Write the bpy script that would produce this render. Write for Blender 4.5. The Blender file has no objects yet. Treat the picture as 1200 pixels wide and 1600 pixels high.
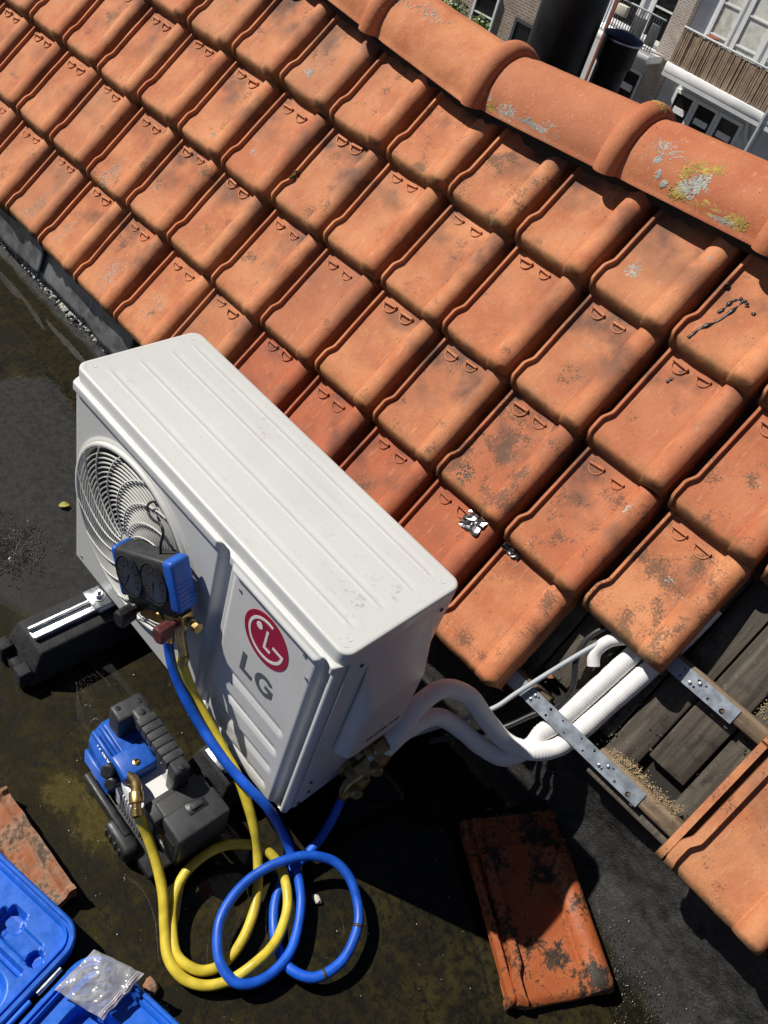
import bpy, bmesh, math, random
from mathutils import Vector, Matrix, noise
from math import sin, cos, pi, radians, sqrt, floor, atan2
random.seed(7)
SC = bpy.context.scene
COL = SC.collection

# ------------------------------------------------------------------ camera
cam_d = bpy.data.cameras.new('camera'); cam = bpy.data.objects.new('camera', cam_d); COL.objects.link(cam)
CX = Vector((0.66493, 0.70353, 0.25083)); CY = -Vector((0.63742, -0.35946, -0.68153)); CZ = -Vector((-0.38931, 0.61306, -0.68746))
cam.matrix_world = Matrix(((CX.x, CY.x, CZ.x, 1.15856), (CX.y, CY.y, CZ.y, -0.64829), (CX.z, CY.z, CZ.z, 1.68358), (0, 0, 0, 1)))
cam_d.sensor_fit = 'VERTICAL'; cam_d.sensor_height = 24.0; cam_d.lens = 24.0 * 1314.97 / 1600
cam_d.clip_start = 0.02; cam_d.clip_end = 500
SC.camera = cam
# ------------------------------------------------------------------ sky and sun
SUN = Vector((-0.582, -0.300, 0.755)).normalized()
w = bpy.data.worlds.new('World'); SC.world = w; w.use_nodes = True
wn = w.node_tree.nodes; wl = w.node_tree.links
sky = wn.new('ShaderNodeTexSky'); sky.sky_type = 'NISHITA'; sky.sun_disc = False
sky.sun_elevation = math.asin(SUN.z); sky.sun_rotation = atan2(SUN.x, SUN.y)
wl.new(sky.outputs[0], wn['Background'].inputs[0]); sky.air_density = 0.42; sky.dust_density = 0.4; wn['Background'].inputs[1].default_value = 0.05
sd = bpy.data.lights.new('sun', 'SUN'); sd.energy = 5.0; sd.angle = radians(0.53); sd.color = (1.0, 0.955, 0.89)
so = bpy.data.objects.new('sun', sd); COL.objects.link(so); so.rotation_euler = SUN.to_track_quat('Z', 'Y').to_euler(); so.location = (-3, -2, 6)
SC.view_settings.view_transform = 'Standard'; SC.view_settings.look = 'None'
SC.view_settings.exposure = 0.03; SC.view_settings.gamma = 1.0; SC.view_settings.use_curve_mapping = False
SC.cycles.max_bounces = 8; SC.cycles.diffuse_bounces = 3; SC.cycles.transparent_max_bounces = 12; SC.cycles.caustics_reflective = False; SC.cycles.caustics_refractive = False
SC.cycles.use_denoising = True

# ------------------------------------------------------------------ helpers
def wm(o):
    m = o.matrix_basis.copy()
    if o.parent: m = wm(o.parent) @ o.matrix_parent_inverse @ m
    return m
def put(o, parent):
    if parent is not None:
        o.parent = parent; o.matrix_parent_inverse = wm(parent).inverted()
    return o
def tag(o, label=None, cat=None, group=None, kind=None):
    if label: o['label'] = label
    if cat: o['category'] = cat
    if group: o['group'] = group
    if kind: o['kind'] = kind
    return o
def empty(name, loc, label=None, cat=None, group=None, kind=None):
    o = bpy.data.objects.new(name, None); COL.objects.link(o); o.location = loc; o.empty_display_size = 0.05
    return tag(o, label, cat, group, kind)
def link(name, me, parent=None, mw=None):
    o = bpy.data.objects.new(name, me); COL.objects.link(o)
    if mw is not None: o.matrix_basis = mw
    return put(o, parent)
def mesh(name, vs, fs, mat, parent=None, smooth=False, mw=None, sharp=None):
    me = bpy.data.meshes.new(name); me.from_pydata([tuple(v) for v in vs], [], fs)
    me.materials.append(mat)
    if smooth: me.shade_smooth()
    if smooth and sharp: me.set_sharp_from_angle(angle=radians(sharp))
    return link(name, me, parent, mw)
def bm_obj(name, bm, mat, parent=None, smooth=False, mw=None, sharp=40):
    bmesh.ops.recalc_face_normals(bm, faces=bm.faces)
    me = bpy.data.meshes.new(name); bm.to_mesh(me); bm.free(); me.materials.append(mat)
    if smooth: me.shade_smooth(); me.set_sharp_from_angle(angle=radians(sharp))
    return link(name, me, parent, mw)
def box(name, x0, x1, y0, y1, z0, z1, mat, parent=None, bev=0.0, seg=2, mw=None, taper=None):
    bm = bmesh.new(); bmesh.ops.create_cube(bm, size=1)
    for v in bm.verts:
        v.co = Vector(((x0 + x1) / 2 + v.co.x * (x1 - x0), (y0 + y1) / 2 + v.co.y * (y1 - y0), (z0 + z1) / 2 + v.co.z * (z1 - z0)))
        if taper: taper(v.co)
    if bev: bmesh.ops.bevel(bm, geom=bm.edges[:], offset=bev, segments=seg, affect='EDGES', profile=0.5)
    return bm_obj(name, bm, mat, parent, bev > 0, mw, 50)
def prism(name, poly, h0, h1, mat, parent=None, mw=None, bev=0.0):
    bm = bmesh.new()
    f = bm.faces.new([bm.verts.new((p[0], p[1], h0)) for p in poly])
    r = bmesh.ops.extrude_face_region(bm, geom=[f])
    for v in r['geom']:
        if isinstance(v, bmesh.types.BMVert): v.co.z = h1
    if bev:
        bmesh.ops.recalc_face_normals(bm, faces=bm.faces)
        bmesh.ops.bevel(bm, geom=bm.edges[:], offset=bev, segments=2, affect='EDGES', profile=0.5)
    return bm_obj(name, bm, mat, parent, bev > 0, mw, 50)
def catmull(P, n):
    P = [Vector(p) for p in P]; out = []
    for i in range(len(P) - 1):
        p0 = P[max(i - 1, 0)]; p1 = P[i]; p2 = P[i + 1]; p3 = P[min(i + 2, len(P) - 1)]
        for k in range(n):
            t = k / n
            out.append(0.5 * ((2 * p1) + (p2 - p0) * t + (2 * p0 - 5 * p1 + 4 * p2 - p3) * t * t + (3 * p1 - p0 - 3 * p2 + p3) * t ** 3))
    out.append(P[-1]); return out
def tube_data(path, rad, seg=12, cap=True, closed=False):
    vs = []; fs = []; n = len(path)
    up = Vector((0, 0, 1)); t0 = (path[1] - path[0]).normalized()
    if abs(t0.z) > 0.9: up = Vector((1, 0, 0))
    nrm = (up - t0 * up.dot(t0)).normalized()
    for i, p in enumerate(path):
        t = (path[min(i + 1, n - 1)] - path[max(i - 1, 0)])
        if closed: t = path[(i + 1) % n] - path[i - 1]
        t = t.normalized(); nrm = (nrm - t * nrm.dot(t)).normalized(); b = t.cross(nrm)
        r = rad(i / (n - 1)) if callable(rad) else rad
        for k in range(seg):
            a = 2 * pi * k / seg; vs.append(p + (nrm * cos(a) + b * sin(a)) * r)
    m = n if closed else n - 1
    for i in range(m):
        j = (i + 1) % n
        for k in range(seg):
            k2 = (k + 1) % seg
            fs.append((i * seg + k, i * seg + k2, j * seg + k2, j * seg + k))
    if cap and not closed:
        fs.append(tuple(range(seg))[::-1]); fs.append(tuple((n - 1) * seg + k for k in range(seg)))
    return vs, fs
def tube(name, pts, rad, mat, parent=None, seg=12, n=6, mw=None):
    path = catmull(pts, n) if n > 1 else [Vector(p) for p in pts]
    vs, fs = tube_data(path, rad, seg)
    return mesh(name, vs, fs, mat, parent, True, mw, 60)
def join_data(parts):
    V = []; F = []
    for vs, fs in parts:
        o = len(V); V += list(vs); F += [tuple(i + o for i in f) for f in fs]
    return V, F
def lathe_data(prof, seg=24):
    """prof: list of (r, z) along the axis z"""
    vs = []; fs = []
    for r, z in prof:
        for k in range(seg): a = 2 * pi * k / seg; vs.append((r * cos(a), r * sin(a), z))
    for i in range(len(prof) - 1):
        for k in range(seg):
            k2 = (k + 1) % seg; fs.append((i * seg + k, i * seg + k2, (i + 1) * seg + k2, (i + 1) * seg + k))
    fs.append(tuple(range(seg))[::-1]); fs.append(tuple((len(prof) - 1) * seg + k for k in range(seg)))
    return vs, fs
def axis_mw(origin, zdir, xhint=(1, 0, 0)):
    z = Vector(zdir).normalized(); x = Vector(xhint); x = x - z * x.dot(z)
    if x.length < 1e-3: x = Vector((0, 1, 0)) - z * z.y
    x.normalize(); y = z.cross(x); o = Vector(origin)
    return Matrix(((x.x, y.x, z.x, o.x), (x.y, y.y, z.y, o.y), (x.z, y.z, z.z, o.z), (0, 0, 0, 1)))
def frame(o, x, y, z):
    return Matrix(((x[0], y[0], z[0], o[0]), (x[1], y[1], z[1], o[1]), (x[2], y[2], z[2], o[2]), (0, 0, 0, 1)))
def lathe(name, prof, mat, parent, origin, zdir, seg=24, sharp=35):
    vs, fs = lathe_data(prof, seg)
    return mesh(name, vs, fs, mat, parent, True, axis_mw(origin, zdir), sharp)
def grid(nx, ny, fn):
    vs = [fn(i / nx, j / ny) for j in range(ny + 1) for i in range(nx + 1)]
    fs = [(j * (nx + 1) + i, j * (nx + 1) + i + 1, (j + 1) * (nx + 1) + i + 1, (j + 1) * (nx + 1) + i) for j in range(ny) for i in range(nx)]
    return vs, fs
def rrect(x0, x1, y0, y1, r, n=8):
    out = []
    for cx, cy, a0 in ((x1 - r, y0 + r, -pi / 2), (x1 - r, y1 - r, 0), (x0 + r, y1 - r, pi / 2), (x0 + r, y0 + r, pi)):
        for k in range(n + 1): a = a0 + pi / 2 * k / n; out.append((cx + r * cos(a), cy + r * sin(a)))
    return out
def rings(levels):
    """levels: list of (outline, z) with the same point count; bridges them"""
    vs = []; fs = []; n = len(levels[0][0])
    for out, z in levels: vs += [(p[0], p[1], z) for p in out]
    for i in range(len(levels) - 1):
        for k in range(n): k2 = (k + 1) % n; fs.append((i * n + k, i * n + k2, (i + 1) * n + k2, (i + 1) * n + k))
    return vs, fs
def sst(a, b, x):
    t = min(1, max(0, (x - a) / (b - a))); return t * t * (3 - 2 * t)
def nz(x, y, z=0.0): return noise.noise(Vector((x, y, z)))

# ------------------------------------------------------------------ materials
class NB:
    def __init__(s, name, rough=0.6, spec=0.5, metal=0.0):
        s.m = bpy.data.materials.new(name); s.m.use_nodes = True; s.t = s.m.node_tree; s.n = s.t.nodes; s.l = s.t.links
        s.b = s.n['Principled BSDF']; s.b.inputs['Roughness'].default_value = rough; s.b.inputs['Metallic'].default_value = metal
        s.b.inputs['Specular IOR Level'].default_value = spec; s.tc = None
    def N(s, typ, **k):
        n = s.n.new(typ)
        for a, v in k.items(): setattr(n, a, v)
        return n
    def set(s, sock, v):
        if hasattr(v, 'is_output') or isinstance(v, bpy.types.NodeSocket): s.l.new(v, sock)
        else: sock.default_value = (*v, 1) if isinstance(v, tuple) and len(v) == 3 and sock.type == 'RGBA' else v
    def coord(s, kind='Object', scale=None, rnd=False):
        if not s.tc: s.tc = s.N('ShaderNodeTexCoord')
        o = s.tc.outputs[kind]
        if rnd:
            oi = s.N('ShaderNodeObjectInfo'); ml = s.N('ShaderNodeVectorMath', operation='MULTIPLY_ADD')
            s.l.new(o, ml.inputs[0]); ml.inputs[1].default_value = (1, 1, 1)
            k = s.N('ShaderNodeMath', operation='MULTIPLY'); s.l.new(oi.outputs['Random'], k.inputs[0]); k.inputs[1].default_value = 37.0
            s.l.new(k.outputs[0], ml.inputs[2]); o = ml.outputs[0]
        if scale:
            mp = s.N('ShaderNodeMapping'); mp.inputs['Scale'].default_value = scale; s.l.new(o, mp.inputs[0]); o = mp.outputs[0]
        return o
    def noise(s, co, scale, detail=4, rough=0.55, dist=0.0):
        n = s.N('ShaderNodeTexNoise'); s.l.new(co, n.inputs['Vector']); n.inputs['Scale'].default_value = scale
        n.inputs['Detail'].default_value = detail; n.inputs['Roughness'].default_value = rough; n.inputs['Distortion'].default_value = dist
        return n.outputs[0]
    def voro(s, co, scale, feature='F1'):
        n = s.N('ShaderNodeTexVoronoi', feature=feature); s.l.new(co, n.inputs['Vector']); n.inputs['Scale'].default_value = scale
        return n.outputs[0]
    def ramp(s, f, a, b, v0=0.0, v1=1.0):
        n = s.N('ShaderNodeMapRange', interpolation_type='SMOOTHSTEP'); s.set(n.inputs[0], f); s.set(n.inputs[1], a); s.set(n.inputs[2], b)
        s.set(n.inputs[3], v0); s.set(n.inputs[4], v1); return n.outputs[0]
    def math(s, op, a, b=0.0):
        n = s.N('ShaderNodeMath', operation=op); s.set(n.inputs[0], a); s.set(n.inputs[1], b); return n.outputs[0]
    def mix(s, f, a, b, mode='MIX'):
        n = s.N('ShaderNodeMix', data_type='RGBA', blend_type=mode); s.set(n.inputs[0], f); s.set(n.inputs[6], a); s.set(n.inputs[7], b); return n.outputs[2]
    def attr(s, name):
        n = s.N('ShaderNodeAttribute', attribute_type='OBJECT', attribute_name=name); return n.outputs['Fac']
    def sep(s, co):
        n = s.N('ShaderNodeSeparateXYZ'); s.l.new(co, n.inputs[0]); return n.outputs
    def col(s, c): s.set(s.b.inputs['Base Color'], c); return s
    def rough(s, r): s.set(s.b.inputs['Roughness'], r); return s
    def bump(s, h, strength=0.3, dist=0.002):
        n = s.N('ShaderNodeBump'); s.set(n.inputs['Height'], h); n.inputs['Strength'].default_value = strength; n.inputs['Distance'].default_value = dist
        s.l.new(n.outputs[0], s.b.inputs['Normal']); return s
def simple(name, c, rough=0.5, metal=0.0, var=0.12, scale=30.0, bump=0.0, spec=0.5, bdist=0.001, kind='Object'):
    b = NB(name, rough, spec, metal); co = b.coord(kind)
    n = b.noise(co, scale, 5); n2 = b.noise(co, scale * 0.17, 3)
    f = b.math('MULTIPLY', b.math('ADD', n, n2), 0.5)
    b.col(b.mix(b.ramp(f, 0.35, 0.65), tuple(x * (1 - var) for x in c), tuple(min(1, x * (1 + var)) for x in c)))
    b.rough(b.ramp(n, 0.3, 0.7, max(0.02, rough - 0.07), min(1, rough + 0.08)))
    if bump: b.bump(n, bump, bdist)
    return b.m

def clay_mat(name):
    b = NB(name, 0.78, 0.3); co = b.coord(rnd=True); raw = b.coord()
    big = b.noise(co, 9, 4); mid = b.noise(co, 38, 6, 0.65); fine = b.noise(co, 260, 3, 0.6)
    mp = b.N('ShaderNodeMapping'); mp.inputs['Scale'].default_value = (26, 5, 20); b.l.new(co, mp.inputs[0]); streak = b.noise(mp.outputs[0], 1.0, 6, 0.6, 1.2)
    c = b.mix(b.ramp(big, 0.32, 0.68), (0.475, 0.148, 0.056), (0.635, 0.258, 0.110))
    c = b.mix(b.ramp(mid, 0.46, 0.72, 0, 0.45), c, (0.68, 0.32, 0.15))
    oi2 = b.N('ShaderNodeObjectInfo'); c = b.mix(b.math('MULTIPLY', b.ramp(oi2.outputs['Random'], 0.2, 1.0), b.ramp(b.noise(co, 5, 3), 0.3, 0.7, 0.25, 0.75)), c, (0.45, 0.215, 0.105))
    c = b.mix(b.math('MULTIPLY', b.attr('tint'), 0.85), c, (0.40, 0.102, 0.046))
    c = b.mix(b.ramp(streak, 0.56, 0.75, 0, 0.45), c, (0.33, 0.15, 0.08))
    # fine brushed scratches
    mp2 = b.N('ShaderNodeMapping'); mp2.inputs['Scale'].default_value = (130, 26, 90); mp2.inputs['Rotation'].default_value = (0, 0, 0.35); b.l.new(co, mp2.inputs[0]); scr = b.noise(mp2.outputs[0], 1.0, 3, 0.5, 0.8)
    c = b.mix(b.ramp(scr, 0.60, 0.72, 0, 0.32), c, (0.70, 0.37, 0.21))
    # soot smudges
    xyz = b.sep(raw)
    soot = b.math('MULTIPLY', b.math('MULTIPLY', b.ramp(b.noise(co, 11, 3, 0.5), 0.40, 0.72), b.ramp(xyz[1], 0.05, 0.20)), b.attr('soot'))
    c = b.mix(b.math('MULTIPLY', soot, 0.85), c, (0.055, 0.045, 0.042))
    # grime speckle: edges break up through fine noise
    g = b.math('ADD', b.math('MULTIPLY', b.noise(co, 17, 3), 0.50), b.math('MULTIPLY', b.noise(co, 210, 6, 0.8), 0.50))
    th = b.math('SUBTRACT', 0.665, b.math('MULTIPLY', b.attr('dirt'), 0.20))
    gm = b.ramp(b.math('SUBTRACT', g, th), 0.0, 0.035)
    c = b.mix(b.math('MULTIPLY', gm, 0.72), c, (0.075, 0.06, 0.042))
    # algae stain on the tail, darkened further at the lip as painted shade
    tail = b.ramp(b.math('ADD', xyz[1], b.math('MULTIPLY', b.math('SUBTRACT', b.noise(co, 30, 5, 0.7), 0.5), 0.07)), 0.034, -0.004)
    c = b.mix(b.math('MULTIPLY', b.math('MULTIPLY', tail, b.attr('tail')), 0.62), c, (0.20, 0.125, 0.045))
    lip = b.ramp(b.math('ADD', xyz[1], b.math('MULTIPLY', b.math('SUBTRACT', b.noise(co, 45, 5, 0.7), 0.5), 0.030)), 0.014, 0.001)
    c = b.mix(b.math('MULTIPLY', b.math('MULTIPLY', lip, b.attr('tail')), 0.62), c, (0.060, 0.045, 0.024))
    ga = b.N('ShaderNodeAttribute', attribute_name='soil_shade'); ch = b.math('MULTIPLY', ga.outputs['Fac'], b.ramp(b.noise(co, 60, 4), 0.15, 0.40))  # channel dirt, with the shade of the slot between tiles painted in
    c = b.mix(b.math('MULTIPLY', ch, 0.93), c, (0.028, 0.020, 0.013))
    pit = b.ramp(b.voro(co, 75), 0.10, 0.05); pm = b.math('MULTIPLY', pit, b.ramp(b.noise(co, 33, 2), 0.5, 0.62))
    c = b.mix(b.math('MULTIPLY', pm, 0.85), c, (0.045, 0.03, 0.022))
    c = b.mix(b.ramp(fine, 0.52, 0.75, 0, 0.45), c, (0.22, 0.085, 0.045))
    hs_ = b.N('ShaderNodeHueSaturation'); hs_.inputs['Saturation'].default_value = 0.985; b.set(hs_.inputs['Color'], c); c = hs_.outputs[0]
    b.col(c)
    h = b.math('SUBTRACT', b.math('ADD', b.math('MULTIPLY', mid, 0.6), b.math('ADD', b.math('MULTIPLY', fine, 0.3), b.math('MULTIPLY', scr, 0.25))), b.math('MULTIPLY', pm, 0.9))
    b.rough(b.ramp(mid, 0.3, 0.7, 0.66, 0.86)); b.bump(h, 0.8, 0.0020)
    return b.m
M = {}
M['clay'] = clay_mat('fired_clay')
def wet_clay():
    b = NB('wet_dirty_clay', 0.5, 0.5); co = b.coord()
    n1 = b.noise(co, 10, 3, 0.6); n2 = b.noise(co, 90, 8, 0.8)
    c = b.mix(b.ramp(n1, 0.35, 0.65), (0.36, 0.085, 0.022), (0.50, 0.155, 0.05))
    c = b.mix(b.ramp(b.math('ADD', b.math('MULTIPLY', n1, 0.5), b.math('MULTIPLY', n2, 0.5)), 0.485, 0.55), c, (0.030, 0.022, 0.015))
    c = b.mix(b.ramp(b.noise(co, 24, 4), 0.58, 0.72, 0, 0.5), c, (0.12, 0.05, 0.02))
    b.col(c); b.rough(b.ramp(b.noise(co, 8, 4), 0.4, 0.6, 0.42, 0.8)); b.bump(n2, 0.7, 0.003); return b.m
M['wetclay'] = wet_clay()
def old_clay():
    b = NB('weathered_clay_underside', 0.85, 0.3); co = b.coord()
    n1 = b.noise(co, 20, 5, 0.65); n2 = b.noise(co, 110, 6, 0.7)
    c = b.mix(b.ramp(n1, 0.36, 0.62), (0.33, 0.12, 0.055), (0.33, 0.20, 0.13))
    c = b.mix(b.ramp(b.math('ADD', b.math('MULTIPLY', n1, 0.5), b.math('MULTIPLY', n2, 0.5)), 0.50, 0.58), c, (0.12, 0.085, 0.06))
    b.col(c); b.bump(n2, 0.8, 0.003); return b.m
M['oldclay'] = old_clay()
def ground_mat():
    b = NB('wet_bitumen', 0.6, 0.5); co = b.coord(); xyz = b.sep(co)
    n1 = b.noise(co, 7, 6, 0.7); n2 = b.noise(co, 60, 8, 0.8); n3 = b.noise(co, 190, 4, 0.7); n4 = b.noise(co, 2.2, 3)
    silt = b.mix(b.ramp(n2, 0.42, 0.62), (0.0032, 0.0031, 0.0020), (0.026, 0.0215, 0.0085))
    silt = b.mix(b.math('MULTIPLY', b.ramp(n1, 0.44, 0.66, 0, 0.9), b.ramp(n2, 0.40, 0.58)), silt, (0.050, 0.041, 0.011))
    silt = b.mix(b.ramp(n3, 0.60, 0.76, 0, 0.6), silt, (0.085, 0.073, 0.043))
    dry = b.mix(b.ramp(n2, 0.40, 0.62), (0.011, 0.0112, 0.0115), (0.040, 0.040, 0.039))
    dry = b.mix(b.ramp(n3, 0.60, 0.74, 0, 0.7), dry, (0.075, 0.075, 0.072))
    f = b.ramp(b.math('ADD', xyz[2], b.math('MULTIPLY', b.math('SUBTRACT', n2, 0.5), 0.003)), 0.0005, 0.0035)
    c = b.mix(f, silt, dry)
    # moss / algae clump near the pump and along the gutter line
    def spot(px, py, r):
        d = b.N('ShaderNodeVectorMath', operation='DISTANCE'); b.l.new(co, d.inputs[0]); d.inputs[1].default_value = (px, py, 0)
        return b.ramp(b.math('ADD', d.outputs['Value'], b.math('MULTIPLY', b.math('SUBTRACT', n2, 0.5), 0.16)), r, r * 0.55)
    s = b.math('MAXIMUM', spot(0.53, -0.225, 0.085), spot(0.44, -0.27, 0.05))
    c = b.mix(b.math('MULTIPLY', s, 0.85), c, b.mix(n3, (0.035, 0.030, 0.008), (0.15, 0.118, 0.028)))
    s2 = b.math('MULTIPLY', b.ramp(n4, 0.5, 0.62), b.ramp(n2, 0.45, 0.6))
    c = b.mix(b.math('MULTIPLY', s2, 0.35), c, (0.030, 0.026, 0.010))
    b.col(c); b.rough(b.ramp(n2, 0.4, 0.62, 0.55, 0.95)); b.b.inputs['Specular IOR Level'].default_value = 0.25
    b.bump(b.math('ADD', b.math('MULTIPLY', n3, 0.6), n2), 0.6, 0.003); return b.m
M['ground'] = ground_mat()
def water_mat():
    m = bpy.data.materials.new('shallow_water'); m.use_nodes = True; t = m.node_tree; n = t.nodes; l = t.links; n.clear()
    out = n.new('ShaderNodeOutputMaterial'); mx = n.new('ShaderNodeMixShader'); tr = n.new('ShaderNodeBsdfTransparent'); gl = n.new('ShaderNodeBsdfGlossy'); fr = n.new('ShaderNodeFresnel')
    tr.inputs[0].default_value = (0.90, 0.88, 0.80, 1); gl.inputs['Roughness'].default_value = 0.03; fr.inputs['IOR'].default_value = 1.34
    tc = n.new('ShaderNodeTexCoord'); ns = n.new('ShaderNodeTexNoise'); ns.inputs['Scale'].default_value = 14; ns.inputs['Detail'].default_value = 2
    bp = n.new('ShaderNodeBump'); bp.inputs['Strength'].default_value = 0.06; bp.inputs['Distance'].default_value = 0.004
    l.new(tc.outputs['Object'], ns.inputs['Vector']); l.new(ns.outputs[0], bp.inputs['Height']); l.new(bp.outputs[0], gl.inputs['Normal']); l.new(bp.outputs[0], fr.inputs['Normal'])
    l.new(fr.outputs[0], mx.inputs[0]); l.new(tr.outputs[0], mx.inputs[1]); l.new(gl.outputs[0], mx.inputs[2]); l.new(mx.outputs[0], out.inputs[0])
    return m
M['water'] = water_mat()
def glass_mat(name, tint=(1, 1, 1), ior=1.45, rough=0.03, base=None, basefac=0.0):
    m = bpy.data.materials.new(name); m.use_nodes = True; t = m.node_tree; n = t.nodes; l = t.links; n.clear()
    out = n.new('ShaderNodeOutputMaterial'); mx = n.new('ShaderNodeMixShader'); tr = n.new('ShaderNodeBsdfTransparent'); gl = n.new('ShaderNodeBsdfGlossy'); fr = n.new('ShaderNodeFresnel')
    tr.inputs[0].default_value = (*tint, 1); gl.inputs['Roughness'].default_value = rough; fr.inputs['IOR'].default_value = ior
    l.new(fr.outputs[0], mx.inputs[0]); l.new(tr.outputs[0], mx.inputs[1]); l.new(gl.outputs[0], mx.inputs[2]); last = mx.outputs[0]
    if base:
        m2 = n.new('ShaderNodeMixShader'); df = n.new('ShaderNodeBsdfDiffuse'); df.inputs[0].default_value = (*base, 1); m2.inputs[0].default_value = basefac
        l.new(last, m2.inputs[1]); l.new(df.outputs[0], m2.inputs[2]); last = m2.outputs[0]
    l.new(last, out.inputs[0]); return m
M['glass'] = glass_mat('gauge_glass', ior=1.5)
M['bag'] = glass_mat('clear_plastic_film', (0.96, 0.97, 0.98), 1.65, 0.12, (0.85, 0.86, 0.88), 0.24)
M['bagzip'] = glass_mat('plastic_zip', (0.9, 0.9, 0.95), 1.6, 0.15, (0.8, 0.72, 0.74), 0.5)
def wood_mat(name, c1, c2, along=1):
    b = NB(name, 0.85, 0.25); co = b.coord(rnd=True)
    sc = [70, 70, 70]; sc[along] = 4
    mp = b.N('ShaderNodeMapping'); mp.inputs['Scale'].default_value = sc; b.l.new(co, mp.inputs[0]); g = b.noise(mp.outputs[0], 1.0, 6, 0.6, 0.6)
    n = b.noise(co, 25, 5, 0.65); fl = b.noise(co, 140, 4, 0.7)
    c = b.mix(b.ramp(g, 0.3, 0.7), c1, c2); c = b.mix(b.ramp(n, 0.5, 0.72, 0, 0.6), c, tuple(x * 0.4 for x in c1))
    c = b.mix(b.ramp(fl, 0.64, 0.72, 0, 0.75), c, (0.32, 0.29, 0.24))
    b.col(c); b.bump(b.math('ADD', g, fl), 0.5, 0.002); return b.m
M['board'] = wood_mat('grey_weathered_board', (0.052, 0.044, 0.034), (0.130, 0.112, 0.090))
M['batten'] = wood_mat('old_batten_wood', (0.12, 0.085, 0.055), (0.26, 0.19, 0.125), 0)
def upstand_mat():
    b = NB('weathered_bitumen_upstand', 0.8, 0.4); co = b.coord(); xyz = b.sep(co)
    n1 = b.noise(co, 5, 5, 0.65); n2 = b.noise(co, 35, 6, 0.7); n3 = b.noise(co, 190, 4, 0.75)
    c = b.mix(b.ramp(n2, 0.32, 0.68), (0.014, 0.0135, 0.013), (0.058, 0.056, 0.052))
    c = b.mix(b.ramp(n1, 0.54, 0.70, 0, 0.6), c, (0.105, 0.10, 0.093))
    c = b.mix(b.ramp(n3, 0.60, 0.70, 0, 0.85), c, (0.22, 0.20, 0.16))
    mp = b.N('ShaderNodeMapping'); mp.inputs['Scale'].default_value = (60, 5, 5); b.l.new(co, mp.inputs[0])
    c = b.mix(b.ramp(b.noise(mp.outputs[0], 1, 4), 0.55, 0.7, 0, 0.6), c, (0.015, 0.014, 0.012))
    b.col(c); b.rough(b.ramp(n1, 0.35, 0.65, 0.28, 0.85)); b.bump(b.math('ADD', n2, b.math('MULTIPLY', n3, 0.9)), 1.0, 0.006); return b.m
M['upstand'] = upstand_mat()
M['lead'] = simple('dull_lead_sheet', (0.13, 0.135, 0.14), 0.55, 0.4, 0.45, 24, 0.4)
M['crust'] = simple('pale_lichen_crust', (0.50, 0.49, 0.44), 0.95, 0, 0.4, 80, 0.5)
M['gravel'] = simple('wet_grit', (0.045, 0.042, 0.036), 0.12, 0, 0.6, 40, 0.0)
M['lichen_grey'] = simple('grey_lichen', (0.36, 0.37, 0.33), 0.95, 0, 0.35, 150, 0.6)
M['lichen_yellow'] = simple('yellow_lichen', (0.42, 0.30, 0.07), 0.95, 0, 0.35, 150, 0.6)
M['lichen_dark'] = simple('dark_lichen', (0.13, 0.12, 0.09), 0.95, 0, 0.4, 150, 0.5)
M['moss'] = simple('dark_moss', (0.07, 0.065, 0.018), 0.95, 0, 0.5, 200, 0.6)
M['tar'] = simple('black_tar', (0.018, 0.018, 0.018), 0.35)
M['felt'] = simple('torn_black_felt', (0.016, 0.015, 0.014), 0.9, 0, 0.4, 60, 0.6)
M['dark'] = simple('dark_void_timber', (0.022, 0.019, 0.016), 0.95)
def paint_mat():
    b = NB('white_powder_coat', 0.34, 0.5); co = b.coord()
    n1 = b.noise(co, 4, 4); n2 = b.noise(co, 60, 6, 0.7); sp = b.noise(co, 330, 2, 0.5)
    c = b.mix(b.ramp(n1, 0.35, 0.65), (0.605, 0.607, 0.585), (0.645, 0.647, 0.628))
    c = b.mix(b.math('MULTIPLY', b.ramp(n2, 0.52, 0.70, 0, 0.38), b.ramp(b.noise(co, 7, 4, 0.6), 0.42, 0.66)), c, (0.42, 0.40, 0.36))
    wp = b.N('ShaderNodeMapping'); wp.inputs['Scale'].default_value = (9, 70, 30); b.l.new(co, wp.inputs[0]); c = b.mix(b.ramp(b.noise(wp.outputs[0], 1, 4, 0.6), 0.60, 0.75, 0, 0.22), c, (0.50, 0.48, 0.44))
    for (px, py, pz, pr_, st) in ((0.690, 0.080, 0.658, 0.045, 0.75), (0.715, 0.150, 0.658, 0.035, 0.6), (0.30, 0.20, 0.658, 0.06, 0.35), (0.10, 0.06, 0.658, 0.05, 0.35), (0.69, -0.006, 0.47, 0.035, 0.35)):
        dn = b.N('ShaderNodeVectorMath', operation='DISTANCE'); b.l.new(co, dn.inputs[0]); dn.inputs[1].default_value = (px, py, pz)
        c = b.mix(b.math('MULTIPLY', b.ramp(dn.outputs['Value'], pr_, pr_ * 0.2), b.ramp(n2, 0.54, 0.68, 0, st)), c, (0.22, 0.20, 0.17))
    c = b.mix(b.ramp(sp, 0.69, 0.74, 0, 0.7), c, (0.20, 0.18, 0.15))
    b.col(c); b.rough(b.ramp(n2, 0.35, 0.7, 0.28, 0.50)); b.bump(b.noise(co, 900, 2), 0.05, 0.0004); return b.m
M['white'] = paint_mat()
M['grille'] = simple('white_grille_plastic', (0.62, 0.615, 0.58), 0.42, 0, 0.04)
M['fan'] = simple('pale_fan_plastic', (0.085, 0.085, 0.08), 0.5, 0, 0.08)
M['dim'] = simple('dark_coil_fins', (0.02, 0.02, 0.02), 0.6, 0.3)
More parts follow.
